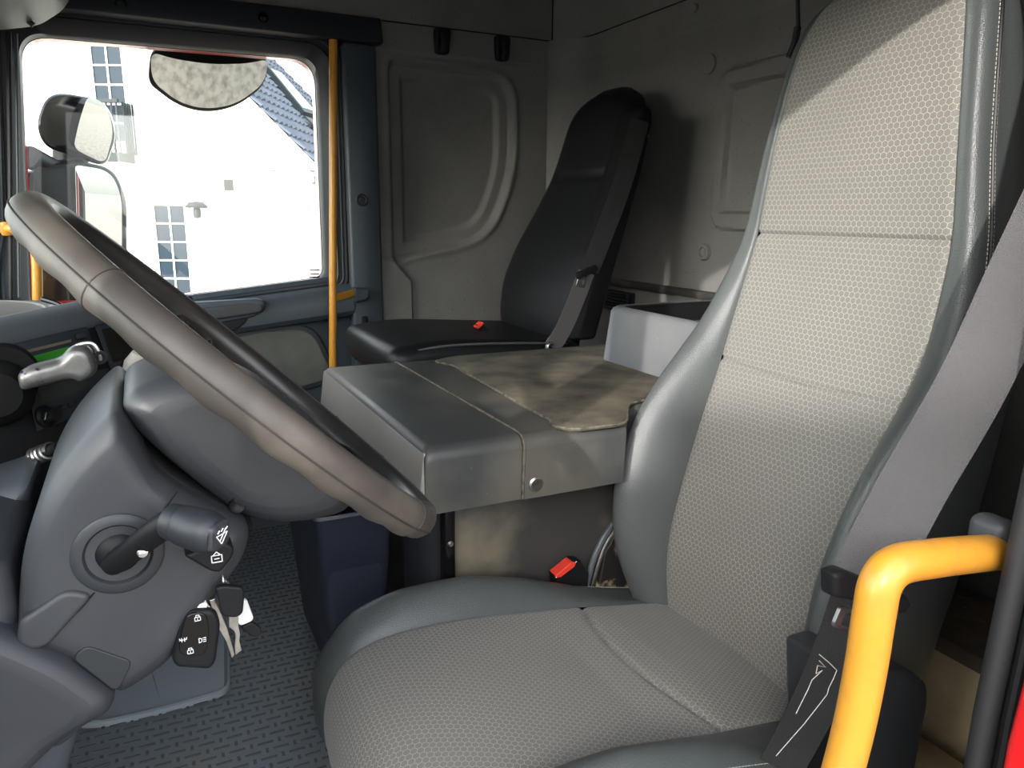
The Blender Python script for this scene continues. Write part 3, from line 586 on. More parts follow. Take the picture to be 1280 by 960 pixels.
# storage tray at the back of the cover
bx = thing('storage_tray', 'grey plastic storage box standing at the rear of the engine cover', 'storage box', (1.15, -1.04, TZ+.006))
bz0, bz1 = TZ+.006, TZ+.124
mb = MB()
def rr(x0, x1, y0, y1, z, r=.03): return [(q[0], q[1], z) for q in roundpoly([(x0, y0), (x1, y0), (x1, y1), (x0, y1)], r, 5)]
mb.loft([rr(1.01, 1.357, -1.20, -.884, bz0), rr(1.01, 1.342, -1.20, -.889, bz1-.012), rr(1.015, 1.338, -1.195, -.893, bz1-.004), rr(1.022, 1.332, -1.19, -.900, bz1), rr(1.030, 1.322, -1.178, -.912, bz1-.002), rr(1.04, 1.31, -1.17, -.92, bz1-.085)], True, True)
obj('body', mb, 'box_grey', bx, angle=50)
mb = MB(); mb.loft([rr(1.030, 1.322, -1.178, -.912, bz1-.0015), rr(1.036, 1.316, -1.172, -.918, bz1-.004), rr(1.046, 1.304, -1.158, -.931, bz1-.070)], True, False); obj('well', mb, 'black_plastic', bx, angle=50)
obj('liner', MB().loft([rr(1.047, 1.303, -1.158, -.932, bz1-.0745), rr(1.052, 1.298, -1.153, -.937, bz1-.070)]), 'black_plastic', bx)
obj('lid_rib', MB().bb(1.10, 1.25, -1.07, -1.05, bz1-.07, bz1-.03), 'tread_plate', bx, bevel=.003)
# black post beside the tunnel wall
ps = thing('support_post', 'glossy black tubular post against the side of the engine cover', 'post', (1.02, -.40, 0))
mb = MB(); mb.tube([(1.02, -.396, 0), (1.02, -.396, TZ-.10)], .0118, 16); obj('tube', mb, 'black_gloss', ps)
obj('rivet', MB().lathe(P(563, 680, X=1.009), (-1, 0, 0), [(.005, -.004), (.005, .001), (.003, .003), (0, .003)], 14), 'steel', ps)
# open bin on the floor ahead of the tunnel
bn = thing('waste_bin', 'dark navy plastic bin on the floor in front of the engine cover', 'bin', (1.24, -.30, 0))
def binring(t, z, s=0): return [(q[0], q[1], z) for q in roundpoly([(1.222-.057*t+s, -.249+.027*t-s), (1.50, -.249+.027*t-s), (1.50, -.352+s), (1.222-.057*t+s, -.352+s)], .016, 5)]
mb = MB(); mb.loft([binring(-.1, .0, .006), binring(0, .03), binring(1, .362), binring(1.06, .368, -.003), binring(1.06, .372, -.002), binring(1.03, .371, .004), binring(.3, .05, .006)], True, True); obj('body', mb, 'bin_navy', bn, angle=50)

# ================================================================== DRIVER'S SEAT
SC = .757
seat = thing('driver_seat', 'driver seat in grey honeycomb cloth with dark leather bolsters', 'seat', (SC, -.55, 0))
TB = np.array([  # z, cloth half width, cloth Y, bolster bulge, outer half width
 (.215, .140, -.735, .030, .205), (.260, .146, -.733, .045, .215), (.306, .151, -.733, .060, .224), (.360, .155, -.741, .076, .231), (.440, .157, -.763, .094, .234), (.528, .164, -.796, .096, .234), (.575, .166, -.814, .084, .233), (.617, .167, -.830, .066, .232), (.655, .169, -.843, .044, .230),
 (.694, .171, -.856, .026, .226), (.762, .167, -.873, .010, .212), (.832, .162, -.889, .002, .196), (.944, .150, -.892, -.002, .178), (1.025, .139, -.899, -.004, .166), (1.081, .130, -.905, -.006, .157), (1.12, .122, -.912, -.008, .149), (1.155, .106, -.925, -.010, .134), (1.18, .084, -.942, -.012, .110), (1.193, .062, -.960, -.012, .085)])
def tb(z, k): return np.interp(z, TB[:, 0], TB[:, k])
# smooth the table a little
zs_ = np.linspace(.215, 1.193, 240); ker = np.ones(15)/15
TS = {k: np.convolve(np.pad(tb(zs_, k), 7, mode='reflect', reflect_type='odd'), ker, 'valid') for k in (1, 2, 3, 4)}
def ts(z, k): return np.interp(z, zs_, TS[k])
def cloth(u, z):
    wv = ts(z, 1); y = ts(z, 2)
    zc = z-.010*(1-u*u)*0
    s1 = np.exp(-((z-.832)/.0035)**2); s2 = np.exp(-((z-(.622+.012*u*u))/.0035)**2)
    y += -.010*(1-u*u)*np.interp(z, (.2, .5, .8, 1.2), (.6, 1, .4, -1.2)) - .006*s1-.005*s2
    y -= .004*np.exp(-((abs(u)-1)/.03)**2)
    return (SC+u*wv, y, z)
U = np.concatenate([np.linspace(-1, -.93, 5), np.linspace(-.9, .9, 25), np.linspace(.93, 1, 5)]); Z = np.linspace(.215, 1.193, 280)
mb = MB(); mb.grid(cloth, U, Z, lambda u, z: (u*ts(z, 1), z*1.04)); bk = obj('backrest', mb, 'seat_cloth', seat, angle=70)
REAR = lambda z: np.interp(z, (.2, .35, .6, .83, 1.0, 1.2), (-.90, -.90, -.955, -1.015, -1.01, -1.0))
def bol(sgn):
    def fn(t, z):
        wv, y, b, W = ts(z, 1), ts(z, 2), ts(z, 3), ts(z, 4); R_ = REAR(z); wd = W-wv
        # path: cloth edge -> crest -> outer edge -> side -> rear
        pts = np.array([(wv, y-.004), (wv+wd*.10, y+b*.30), (wv+wd*.35, y+b*.78), (wv+wd*.68, y+b), (wv+wd*.92, y+b*.80-.010), (W, y+b*.45-.030), (W-.001, y*.6+R_*.4), (W-.004, R_+.02), (W-.03, R_)])
        i = t*(len(pts)-1); k = min(int(i), len(pts)-2); f = i-k
        p0, p1, p2, p3 = pts[max(k-1, 0)], pts[k], pts[k+1], pts[min(k+2, len(pts)-1)]
        q = .5*((2*p1)+(-p0+p2)*f+(2*p0-5*p1+4*p2-p3)*f*f+(-p0+3*p1-3*p2+p3)*f**3)
        return (SC+sgn*q[0], q[1], z)
    return fn
for sgn in (1, -1):
    mb = MB(); mb.grid(bol(sgn), np.linspace(0, 1, 33), np.linspace(.215, 1.193, 120)); bo = obj('back_bolster', mb, 'leather', seat, angle=80)
    f = bol(sgn)
    mb = MB(); mb.tube([np.array(f(.60, z))+np.array((sgn*.001, .001, 0)) for z in np.linspace(.24, 1.15, 70)], .0022, 6); obj('piping', mb, 'leather_black', bo)
    for tt in (.575, .625):
        mb = MB()
        zz = np.arange(.26, 1.15, .0052)
        for z in zz:
            p = np.array(f(tt, z)); q = np.array(f(tt, z+.0033)); mb.tube([p+np.array((sgn*.0006, .0006, 0)), q+np.array((sgn*.0006, .0006, 0))], .0006, 4)
        obj('stitching', mb, 'stitch', bo, smooth=False)
# shell: back and top of the seat
mb = MB(); rings = []
for z in np.linspace(.20, 1.19, 30):
    W = ts(max(z, .215), 4)-.004; R_ = REAR(z); rings.append([(SC-W, R_+.03, z), (SC-W+.02, R_-.002, z), (SC, R_-.014, z), (SC+W-.02, R_-.002, z), (SC+W, R_+.03, z), (SC, R_+.05, z)])
mb.loft(rings); obj('back_shell', mb, 'seat_shell', seat, angle=60)
zt = 1.193; f1, f2 = bol(1), bol(-1)
top = [np.array(cloth(u, zt)) for u in np.linspace(-1, 1, 9)]; rim = top+[np.array(f1(t, zt)) for t in np.linspace(.05, 1, 8)]+[np.array(f2(t, zt)) for t in np.linspace(1, .05, 8)]
ct = np.mean(rim, 0); mb = MB(); mb.loft([[ct+(p-ct)*s+np.array((0, 0, h)) for p in rim] for s, h in ((1, 0), (.9, .014), (.7, .024), (.4, .03), (.05, .032))]); obj('head_cap', mb, 'leather', seat, angle=60)
# cushion
CY = np.array([(-.80, .205, 0), (-.74, .226, 0), (-.66, .240, 0), (-.58, .254, 0), (-.50, .266, 0), (-.42, .277, 0), (-.34, .284, 0), (-.27, .283, 0), (-.215, .270, 0), (-.185, .240, 0), (-.172, .20, 0), (-.172, .15, 0), (-.185, .10, 0)])
path = spline([(p[0], p[1]) for p in CY], 16); path = np.array(path); arc = np.concatenate([[0], np.cumsum(np.hypot(*np.diff(path, axis=0).T))])
def hw(y): return np.interp(y, (-.8, -.7, -.45, -.25, -.17), (.150, .160, .166, .168, .160))
def cush(u, i):
    y, z = path[i]; t = path[min(i+1, len(path)-1)]-path[max(i-1, 0)]; t = t/np.linalg.norm(t); nrm = np.array((-t[1], t[0]))
    cur = -.585+.035*(u+1)*(1-u)*.9-.02*(u < -9)
    d = -.006*np.exp(-((y-cur)/.0045)**2)*(1 if z > .2 else 0)+.012*(1-u*u)*np.interp(y, (-.8, -.6, -.5, -.2), (.2, 1, -.3, .6))-.003*np.exp(-((abs(u)-1)/.03)**2)
    y2, z2 = y+nrm[0]*d, z+nrm[1]*d
    return (SC+u*hw(y), y2, z2)
mb = MB(); mb.grid(cush, U, list(range(len(path))), lambda u, i: (u*.165*1.12, arc[i]*1.12+.3)); obj('cushion', mb, 'seat_cloth', seat, angle=70)
def cbol(sgn):
    def fn(t, i):
        y, z = path[i]; wv = hw(y); up = np.interp(y, (-.80, -.70, -.6, -.5, -.40, -.3, -.24, -.2), (-.012, -.006, .008, .030, .042, .036, .024, .006)) if z > .2 else .002
        tt = path[min(i+1, len(path)-1)]-path[max(i-1, 0)]; tt = tt/np.linalg.norm(tt); nr = np.array((-tt[1], tt[0])); dn = 1 if z > .2 else np.interp(z, (.1, .2), (.2, 1))
        pts = [(0, -.003), (.012, up*.45), (.035, up*.95), (.058, up*.85), (.076, up*.2-.012), (.082, -.05), (.080, -.09), (.075, -.115)]
        x = t*(len(pts)-1); k = min(int(x), len(pts)-2); f = x-k; p = np.array(pts)
        p0, p1, p2, p3 = p[max(k-1, 0)], p[k], p[k+1], p[min(k+2, len(pts)-1)]
        q = .5*((2*p1)+(-p0+p2)*f+(2*p0-5*p1+4*p2-p3)*f*f+(-p0+3*p1-3*p2+p3)*f**3)
        off = nr*q[1] if q[1] > -.02 else nr*q[1]*np.interp(y, (-.5, -.2), (1, .35))
        return (SC+sgn*(wv+q[0]), y+off[0], z+off[1])
    return fn
for sgn in (1, -1):
    f = cbol(sgn); mb = MB(); mb.grid(f, np.linspace(0, 1, 25), list(range(0, len(path), 2))); bo = obj('cushion_bolster', mb, 'leather', seat, angle=80)
    for tt in (.50, .56, .62):
        mb = MB()
        for i in range(8, 130):
            p, q = np.array(f(tt, i)), np.array(f(tt, i+1)); mb.tube([p+(0, 0, .0006), p+(q-p)*.65+(0, 0, .0006)], .0006, 4)
        obj('stitching', mb, 'stitch', bo, smooth=False)
# pan, suspension and plinth
mb = MB(); mb.bb(SC-.235, SC+.235, -.80, -.215, .085, .175); obj('seat_pan', mb, 'seat_shell', seat, bevel=.02, seg=3)
mb = MB(); mb.bb(SC-.17, SC+.17, -.76, -.26, 0, .09); obj('suspension_base', mb, 'seat_shell', seat, bevel=.01)
mb = MB(); mb.box((.83, -.208, .10), (.10, .012, .03)); obj('lift_lever', mb, 'dash_grey', seat, bevel=.005)
# recliner arm and height-adjuster cover on the door side
mb = MB(); a_ = [P(x, y, X=.50) for x, y in ((975, 965), (985, 930), (1010, 880), (1030, 835), (1045, 840), (1050, 880), (1040, 930), (1020, 965))]
pillow(mb, roundpoly([q[1:] for q in a_], .012, 4), .485, .515, .008); obj('recliner_cover', mb, 'black_plastic', seat)
mb = MB(); a_ = [P(x, y, X=.47) for x, y in ((1060, 845), (1085, 836), (1135, 836), (1152, 850), (1152, 875), (1130, 990), (1060, 990))]
pillow(mb, roundpoly([q[1:] for q in a_], .008, 4), .46, .56, .008); obj('side_cover', mb, 'column_dark', seat)
mb = MB(); mb.tube(spline([P(985, 955, X=.50), P(1000, 915, X=.495), P(1025, 885, X=.49), P(1042, 892, X=.49)], 8), .012, 10); obj('recliner_lever', mb, 'black_plastic', seat)
# ================================================================== PASSENGER SEAT
PC = 1.775
ps = thing('passenger_seat', 'plain black leather passenger seat beyond the engine cover', 'seat', (PC, -.75, 0))
PT = np.array([  # z, half width, front Y, depth
 (.52, .190, -.930, .06), (.58, .207, -.922, .065), (.67, .228, -.942, .07), (.76, .226, -.980, .07), (.853, .204, -1.027, .07), (.94, .178, -1.064, .075), (1.0, .168, -1.083, .08), (1.064, .163, -1.10, .09), (1.115, .150, -1.112, .09), (1.150, .122, -1.128, .08), (1.172, .088, -1.146, .075), (1.183, .05, -1.165, .04)])
zz = np.linspace(PT[0, 0], PT[-1, 0], 60); kr = np.ones(5)/5
pt = {k: np.convolve(np.pad(np.interp(zz, PT[:, 0], PT[:, k]), 2, mode='reflect', reflect_type='odd'), kr, 'valid') for k in (1, 2, 3)}
mb = MB(); rings = []
for i, z in enumerate(zz):
    W, y, dp = pt[1][i], pt[2][i], pt[3][i]; ring = []
    for q in np.linspace(0, 2*math.pi, 48, endpoint=False):
        cx, sy = math.cos(q), math.sin(q); ex = abs(cx)**.5*(1 if cx > 0 else -1); ey = abs(sy)**.62*(1 if sy > 0 else -1)
        dent = -.010*math.exp(-((z-.955)/.006)**2)*max(sy, 0) if abs(cx) < .6 else 0
        ring.append((PC+W*ex, y-dp/2+dp/2*ey+dent, z))
    rings.append(ring)
mb.loft(rings); obj('backrest', mb, 'leather_black', ps, angle=60)
mb = MB()
cp = roundpoly([(-.48, .566), (-.61, .579), (-.97, .553), (-.97, .43), (-.51, .46), (-.475, .512)], [.03, .1, .02, .02, .03, .03], 6)
pillow(mb, cp, PC-.215, PC+.22, .035); cu = obj('cushion', mb, 'leather_black', ps, angle=60)
mb = MB(); mb.tube(spline([(PC-.20, -.50, .553), (PC-.207, -.61, .566), (PC-.207, -.76, .562), (PC-.20, -.93, .549)], 6), .003, 6); obj('piping', mb, 'leather', cu)
mb = MB(); mb.bb(PC-.19, PC+.19, -.93, -.52, .0, .47); obj('seat_box', mb, 'panel', ps, bevel=.02)
# black back frame with the belt guide
mb = MB(); mb.loft([[(PC-.240, y0, z), (PC-.15, y0, z), (PC-.15, y0-dp, z), (PC-.240, y0-dp, z)] for z, y0, dp in ((.56, -.93, .062), (.65, -.955, .062), (.745, -.982, .062), (.85, -1.016, .06), (.95, -1.047, .058), (1.075, -1.082, .05), (1.108, -1.095, .035))]); obj('back_frame', mb, 'seat_shell', ps, bevel=.012, seg=3)
obj('screw', MB().lathe(P(809, 170, X=PC-.236), (-1, 0, 0), [(.004, 0), (.004, .002), (0, .002)], 8), 'steel', ps)

# ================================================================== STEERING WHEEL
WC = np.array((.76, -.084, .704)); WU = np.array((0, .719, .695)); WN = np.array((0, -.695, .719)); WX = np.array((1., 0, 0))
sw = thing('steering_wheel', 'brown-grey leather wrapped steering wheel with black spokes', 'steering wheel', WC-WN*.08)
RM, rm = .223, .0152
def rimp(a, b, k=1.0, R=RM):                   # a around the wheel, b around the section
    # finger bumps on the under side
    g = 1+.06*math.cos(a*26)*max(0, -math.sin(b))
    r_in, r_n = rm*1.02*k, rm*1.14*k*g
    d = math.cos(a)*WX+math.sin(a)*WU
    return WC+d*(R+r_in*math.cos(b))+WN*(r_n*math.sin(b))
mb = MB(); NA, NB = 200, 22
o0_ = mb.add([rimp(2*math.pi*i/NA, 2*math.pi*j/NB) for i in range(NA) for j in range(NB)], [])
for i in range(NA):
    for j in range(NB):
        mb.f.append((i*NB+j, i*NB+(j+1) % NB, ((i+1) % NA)*NB+(j+1) % NB, ((i+1) % NA)*NB+j))
rim_ = obj('rim', mb, 'wheel_leather', sw, angle=80)
# inner facing of the rim is smooth dark leather, with stitched seams
mb = MB(); mb.grid(lambda a, b: rimp(a, b, 1.035), np.linspace(0, 2*math.pi, 161), np.linspace(math.radians(118), math.radians(236), 9)); obj('inner_facing', mb, 'wheel_inner', rim_, angle=80)
mb = MB(); mb.tube([rimp(a, -.15, 1.02) for a in np.linspace(0, 2*math.pi, 160, endpoint=False)], .0008, 5, closed=True); obj('seam', mb, pm('wheel_seam', rgb(50, 46, 43), .6), rim_)
for a in (.72, 2.42, 3.9, 4.35, 5.1, 5.5):
    mb = MB(); mb.tube([rimp(a, b, 1.0) for b in np.linspace(0, 2*math.pi, 24, endpoint=False)], .0007, 5, closed=True); obj('seam', mb, 'wheel_seam', rim_)
def wpt(x, u, n): return WC+WX*x+WU*u+WN*n
# hub pad
mb = MB(); rings = []
hubp = roundpoly([(-.085, .065), (.085, .065), (.10, .0), (.07, -.085), (-.07, -.085), (-.10, 0)], .03, 6)
for s_, n_ in ((1.0, -.075), (1.03, -.055), (1.0, -.035), (.93, -.022), (.8, -.012), (.55, -.006), (.2, -.004)): rings.append([wpt(q[0]*s_, q[1]*s_, n_) for q in hubp])
mb.loft(rings); hub = obj('hub_pad', mb, 'wheel_inner', sw, angle=50)
obj('hub_badge', MB().lathe(wpt(0, .0, -.004), WN, [(.026, -.004), (.026, .001), (.022, .003), (0, .003)], 28), 'chrome', hub)
for (x0, u0, x1, u1, w0, w1) in ((.08, .02, .206, .035, .040, .020), (-.08, .02, -.206, .035, .040, .020), (.055, -.07, .102, -.175, .024, .012), (-.055, -.07, -.102, -.175, .024, .012)):
    mb = MB(); dirn = _n((x1-x0, u1-u0)); pr = np.array((-dirn[1], dirn[0])); rings = []
    for t in np.linspace(0, 1, 8):
        x, u = x0+(x1-x0)*t, u0+(u1-u0)*t; wd = w0+(w1-w0)*(t**.7)+.012*max(0, t-.75)*4*.5; n_ = -.020+.014*t**1.5; th = .008-.003*t
        rings.append([wpt(x+pr[0]*wd*c_, u+pr[1]*wd*c_, n_+th*s_) for c_, s_ in ((-1, -.4), (-.85, .7), (0, 1.1), (.85, .7), (1, -.4), (.8, -1), (-.8, -1))])
    mb.loft(rings); spk = obj('spoke', mb, 'black_gloss', sw, angle=50)
    if u1 > 0:
        s_ = 1 if x1 > 0 else -1
        for (a_, b_, uu) in ((.105, .165, .040), (.105, .150, .010)):
            mb = MB(); mb.tube([wpt(s_*(a_+(b_-a_)*t), uu+.012*t, -.020+.014*t) for t in np.linspace(0, 1, 6)], .0035, 8, flat=.6); obj('chrome_trim', mb, 'chrome', spk)
# ================================================================== STEERING COLUMN
sc = thing('steering_shroud', 'grey plastic steering column shroud under the wheel', 'steering column', (.76, .10, .42))
SX = .668
def side(pts, X=SX): return [P(x, y, X=X)[1:] for x, y in pts]
mb = MB(); pol = roundpoly(side([(151, 512), (162, 492), (195, 476), (260, 462), (345, 500), (440, 575), (448, 640), (400, 656), (345, 660), (300, 648), (255, 615), (205, 575), (168, 540)]), [.01, .02, .02, .02, .02, .02, .02, .02, .02, .01, .01, .01, .01], 4)
pillow(mb, pol, SX-.008, .83, .026, .03, fan=True); uc = obj('hub_shroud', mb, 'column_dark', sc, angle=60)
c = P(297, 632, X=SX-.004); obj('dimple', MB().lathe(c, (-1, 0, 0), [(.007, -.01), (.007, 0), (.005, -.002), (0, -.003)], 14), 'black_plastic', uc)
mb = MB(); pol = roundpoly(side([(140, 520), (165, 545), (215, 590), (270, 625), (318, 655), (318, 672), (250, 660), (190, 612), (142, 560), (128, 535)]), .006, 4)
pillow(mb, pol, SX+.004, .87, .01); obj('gap_collar', mb, 'black_plastic', sc, angle=60)
SHR = [(143, 512), (160, 528), (195, 590), (232, 616), (310, 655), (313, 672), (304, 700), (262, 757), (213, 828), (150, 868), (85, 826), (20, 802), (22, 760), (26, 700), (42, 640), (75, 582), (108, 543)]
mb = MB(); pol = roundpoly(side(SHR, .655), [.008, .01, .01, .01, .008, .01, .02, .03, .02, .01, .012, .02, .03, .03, .03, .03, .02], 4)
pillow(mb, pol, .640, .89, .022, .03, k=7, fan=True); sh = obj('shroud', mb, 'column_grey', sc, angle=60)
# parting lines of the two shells
mb = MB(); mb.tube(spline([P(222, 614, X=.6395), P(212, 628, X=.6395), P(206, 636, X=.6395)], 4), .0008, 5); obj('parting_line', mb, 'black_plastic', sh)
mb = MB(); mb.tube([P(118, 741, X=.6395), P(100, 762, X=.6395), P(45, 806, X=.6395)], .0008, 5); obj('parting_line', mb, 'black_plastic', sh)
# rim on the lower shell
mb = MB(); pillow(mb, roundpoly(side([(84, 690+45), (118, 742), (60, 806), (40, 812), (20, 802), (24, 775), (40, 765)], .64), .008, 4), .636, .66, .004); obj('shell_rib', mb, 'column_grey', sh)
mb = MB(); pillow(mb, roundpoly(side([(90, 822), (108, 806), (166, 826), (150, 858), (142, 862)], .64), .006, 4), .6385, .66, .001); obj('pocket_shade', mb, 'column_dark', sh)  # thin raised pad, darker colour stands in for shade in a recess
# stalk boot and wiper stalk
bc = P(148, 692, X=.640)
obj('boot_ring', MB().lathe(bc, (-1, 0, 0), [(.0345, -.006), (.034, .0012), (.032, .0028), (.0255, .0028), (.0235, .000), (.022, -.012), (0, -.014)], 36), 'column_dark', sh, angle=40)
obj('boot', MB().lathe(bc+np.array((.012, 0, 0)), (-1, .05, .1), [(.0215, -.004), (.020, .006), (.016, .013), (.009, .017), (0, .018)], 24), 'black_plastic', sh)
stk = spline([P(140, 705, X=.640), P(165, 688, X=.622), P(190, 668, X=.608), P(210, 655, X=.600), P(224, 652, X=.596)], 6)
mb = MB(); mb.tube(stk, list(np.linspace(.0095, .0115, len(stk)))); st = obj('wiper_stalk', mb, 'black_plastic', sc)
k0, k1 = P(212, 651, X=.600), P(272, 669, X=.570); kd = _n(k1-k0); kl = np.linalg.norm(k1-k0)
kb = obj('stalk_knob', MB().lathe(k0, kd, [(.008, -.004), (.0135, 0), (.0145, .006), (.0140, .010), (.0155, .013), (.0165, kl*.75), (.0150, kl*.92), (.012, kl)], 28), 'column_dark', st, angle=30)
kf = k0+kd*(kl+.0002); ka = _n(np.cross(kd, (0, 0, 1))); kz = np.cross(ka, kd)
if kz[2] < 0: kz = -kz
if ka[1] > 0: ka = -ka
cap_ = obj('end_button', MB().loft([[kf+ka*q[0]*s_+kz*q[1]*s_+kd*h for q in roundpoly([(-.0105, -.0105), (.0105, -.0105), (.0105, .0105), (-.0105, .0105)], .005, 4)] for s_, h in ((1, -.002), (1, .0015), (.92, .0028), (.3, .0034))]), 'column_grey', kb, angle=50)
mb = MB()                                     # wiper and washer symbol
I2 = lambda x, y: kf+ka*x+kz*y+kd*.0037
for a_, b_ in (((-.006, .002), (0, -.006)), ((0, -.006), (.006, .002)), ((-.006, .002), (.006, .002)), ((-.002, -.003), (.004, .0055)), ((-.005, .004), (-.003, .006)), ((-.001, .0045), (.001, .0065)), ((.004, .0045), (.006, .006))):
    mb.tube([I2(*a_), I2(*b_)], .0005, 5)
obj('wiper_symbol', mb, 'white_mark', cap_)
obj('stalk_button', MB().lathe(P(178, 690, X=.607), (-1, 0, .2), [(.004, -.004), (.004, .002), (.002, .003), (0, .003)], 14), 'chrome', st)
mb = MB(); pillow(mb, roundpoly(side([(228, 690), (278, 672), (292, 680), (290, 692), (274, 712), (262, 710)], .628), .004, 4), .620, .66, .003); sb_ = obj('lock_switch', mb, 'black_plastic', sh)
mb = MB(); q = P(271, 697, X=.6195)
for a_, b_ in (((-.004, -.004), (.004, -.004)), ((-.004, .002), (.004, .002)), ((-.004, -.004), (-.004, .002)), ((.004, -.004), (.004, .002)), ((-.002, -.001), (.002, -.001)), ((-.003, .002), (0, .005)), ((0, .005), (.003, .002))):
    mb.tube([q+np.array((0, -a_[0], a_[1])), q+np.array((0, -b_[0], b_[1]))], .0005, 5)
obj('padlock_symbol', mb, 'white_mark', sb_)
# lower covers of the column
mb = MB(); pillow(mb, roundpoly(side([(-90, 735), (0, 780), (90, 822), (146, 862), (140, 884), (80, 918), (30, 965), (-40, 1040), (-150, 1040), (-150, 800)], .645), .012, 4), .628, .90, .018, .03, fan=True); lc_ = obj('lower_cover', mb, 'column_grey', sc, angle=60)
mb = MB(); pillow(mb, roundpoly(side([(-60, 690), (10, 700), (24, 770), (20, 806), (-10, 790), (-60, 760)], .66), .01, 4), .648, .9, .015); obj('side_flap', mb, 'column_grey', sc, angle=60)
mb = MB(); mb.tube([P(60, 905, X=.70), P(45, 965, X=.72), P(20, 1080, X=.75)], .025, 12); obj('shaft', mb, 'dash_grey', sc)
# ================================================================== DASHBOARD
da = thing('dashboard', 'dark grey dashboard curving round behind the steering wheel', 'dashboard', (1.2, .45, .0))
CA = np.array((.95, .137, .741)); CE = np.array((.81, -.587, 0)); CN = _n((-.587*.97, -.81*.97, .24)); CP = (CA, CN)
K = lambda px, py, k=0: P(px, py, pl=(CA+CN*k, CN))
A0, A1 = K(-70, 423), K(215, 361)
mb = MB()
secs = []
for t in np.linspace(0, 1.12, 16):
    p = A0+(A1-A0)*t; q = np.array((-CN[0], -CN[1], 0)); q = _n(q)
    drop = .10*max(0, t-.92)
    secs.append([p+q*.02+np.array((0, 0, -.034-drop)), p-q*.004+np.array((0, 0, -.030-drop)), p-q*.010+np.array((0, 0, -.014-drop)), p-q*.002+np.array((0, 0, -.002-drop)), p+q*.020+np.array((0, 0, .005-drop)), p+q*.05+np.array((0, 0, .000-drop)), p+q*.16+np.array((0, 0, -.055-drop)), p+q*.16+np.array((0, 0, -.12-drop))])
mb.loft(secs); obj('top_roll', mb, 'dash_grey', da, angle=60)
mb = MB(); mb.hexa([K(-90, 432), K(245, 366), K(252, 640), K(-90, 720)], [K(-90, 432)-CN*.10, K(245, 366)-CN*.10, K(252, 640)-CN*.10, K(-90, 720)-CN*.10]); fa = obj('console', mb, 'black_plastic', da, bevel=.01)
mb = MB(); mb.bb(.30, 2.08, .30, .69, .28, .675); mb.bb(1.30, 2.08, .17, .32, .40, .655); obj('body', mb, 'dash_grey', da, bevel=.03, seg=3)
dc = np.array((1.40, .255, .672)); rings = []
for s_, h in ((1.0, -.02), (1.0, .012), (.97, .026), (.90, .034), (.86, .034), (.84, .030), (.80, .034), (.5, .042), (.1, .045)):
    rings.append([dc+np.array((.19*s_*math.cos(q), .135*s_*math.sin(q), h)) for q in np.linspace(0, 2*math.pi, 40, endpoint=False)])
mb = MB(); mb.loft(rings); dm = obj('dash_dome', mb, 'dash_top', da, angle=35)
mb = MB(); mb.tube(spline([P(53, 374, X=1.40), P(72, 380, X=1.38), P(88, 389, X=1.36)], 6), .004, 8); obj('slot', mb, 'black_gloss', dm)
# knee panel at the lower left
mb = MB(); pillow(mb, roundpoly([P(x, y, X=.80)[1:] for x, y in ((-80, 615), (10, 612), (38, 606), (30, 680), (20, 760), (-80, 760))], .012, 4), .79, .95, .02); obj('knee_panel', mb, 'dash_grey', da)
# ---- radio and the units below it
def unit(parent, name, quad, k0, k1, mat, **kw): return obj(name, MB().hexa([K(x, y, k1) for x, y in quad], [K(x, y, k0) for x, y in quad]), mat, parent, **kw)
ra = thing('car_radio', 'black dashboard radio with a green display', 'radio', K(60, 470))
unit(ra, 'body', ((4, 432), (109, 408), (124, 452), (22, 478)), 0, .004, 'navy_dark', bevel=.002)
unit(ra, 'slot', ((27, 439), (89, 424), (89, 427.5), (28, 443)), .002, .006, 'tread_plate')
unit(ra, 'display', ((34, 447), (86, 433), (90, 443), (36, 456)), .002, .0055, 'green_screen')
for qd in (((12, 438), (26, 435), (27, 442), (14, 445)), ((94, 418), (106, 415), (109, 422), (96, 425))): unit(ra, 'key', qd, .002, .010, 'column_dark', bevel=.002)
mo = thing('dash_monitor', 'black display screen right of the radio behind the wheel', 'monitor', K(150, 450))
unit(mo, 'body', ((118, 407), (185, 391), (205, 446), (138, 462)), 0, .004, 'navy_dark', bevel=.002)
unit(mo, 'screen', ((127, 412), (178, 400), (194, 440), (142, 453)), .002, .0055, 'black_gloss')
ct_ = thing('tachograph', 'black control unit with two knobs below the radio', 'control unit', K(90, 520))
unit(ct_, 'body', ((34, 486), (135, 460), (150, 500), (46, 540)), 0, .003, 'navy_dark', bevel=.002)
unit(ct_, 'display', ((47, 487), (108, 470), (111, 484), (52, 505)), .001, .0045, 'grey_screen')
for k in range(5):
    x = 70+k*9.6; y = 513-k*3.1; unit(ct_, 'key', ((x-3.6, y-3), (x+3.6, y-5), (x+4.2, y+1), (x-3, y+3)), .001, .006, 'column_dark', bevel=.001)
for (x, y) in ((54, 521), (130, 491)):
    kn = obj('knob', MB().lathe(K(x, y, .002), CN, [(.0125, 0), (.0125, .004), (.0095, .006), (.0085, .016), (.0075, .018), (0, .018)], 24), 'black_plastic', ct_, angle=40)
    obj('chrome_mark', MB().tube([K(x+1, y+4, .0205), K(x+3, y-5, .0205)], .0014, 6), 'chrome', kn)
swp = thing('switch_dial', 'black round switch with white symbols beside the monitor', 'switch', K(158, 478))
obj('dial', MB().lathe(K(168, 472, .001), CN, [(.030, -.01), (.030, .003), (.027, .005), (0, .005)], 32), 'black_plastic', swp)
arc_ = [K(168, 472, .0068)+(_n(K(180, 470)-K(168, 472))*math.cos(a)+np.array((0, 0, 1))*math.sin(a))*.027 for a in np.linspace(math.radians(165), math.radians(262), 14)]
obj('scale_line', MB().tube(arc_, .0008, 5), 'white_mark', swp)
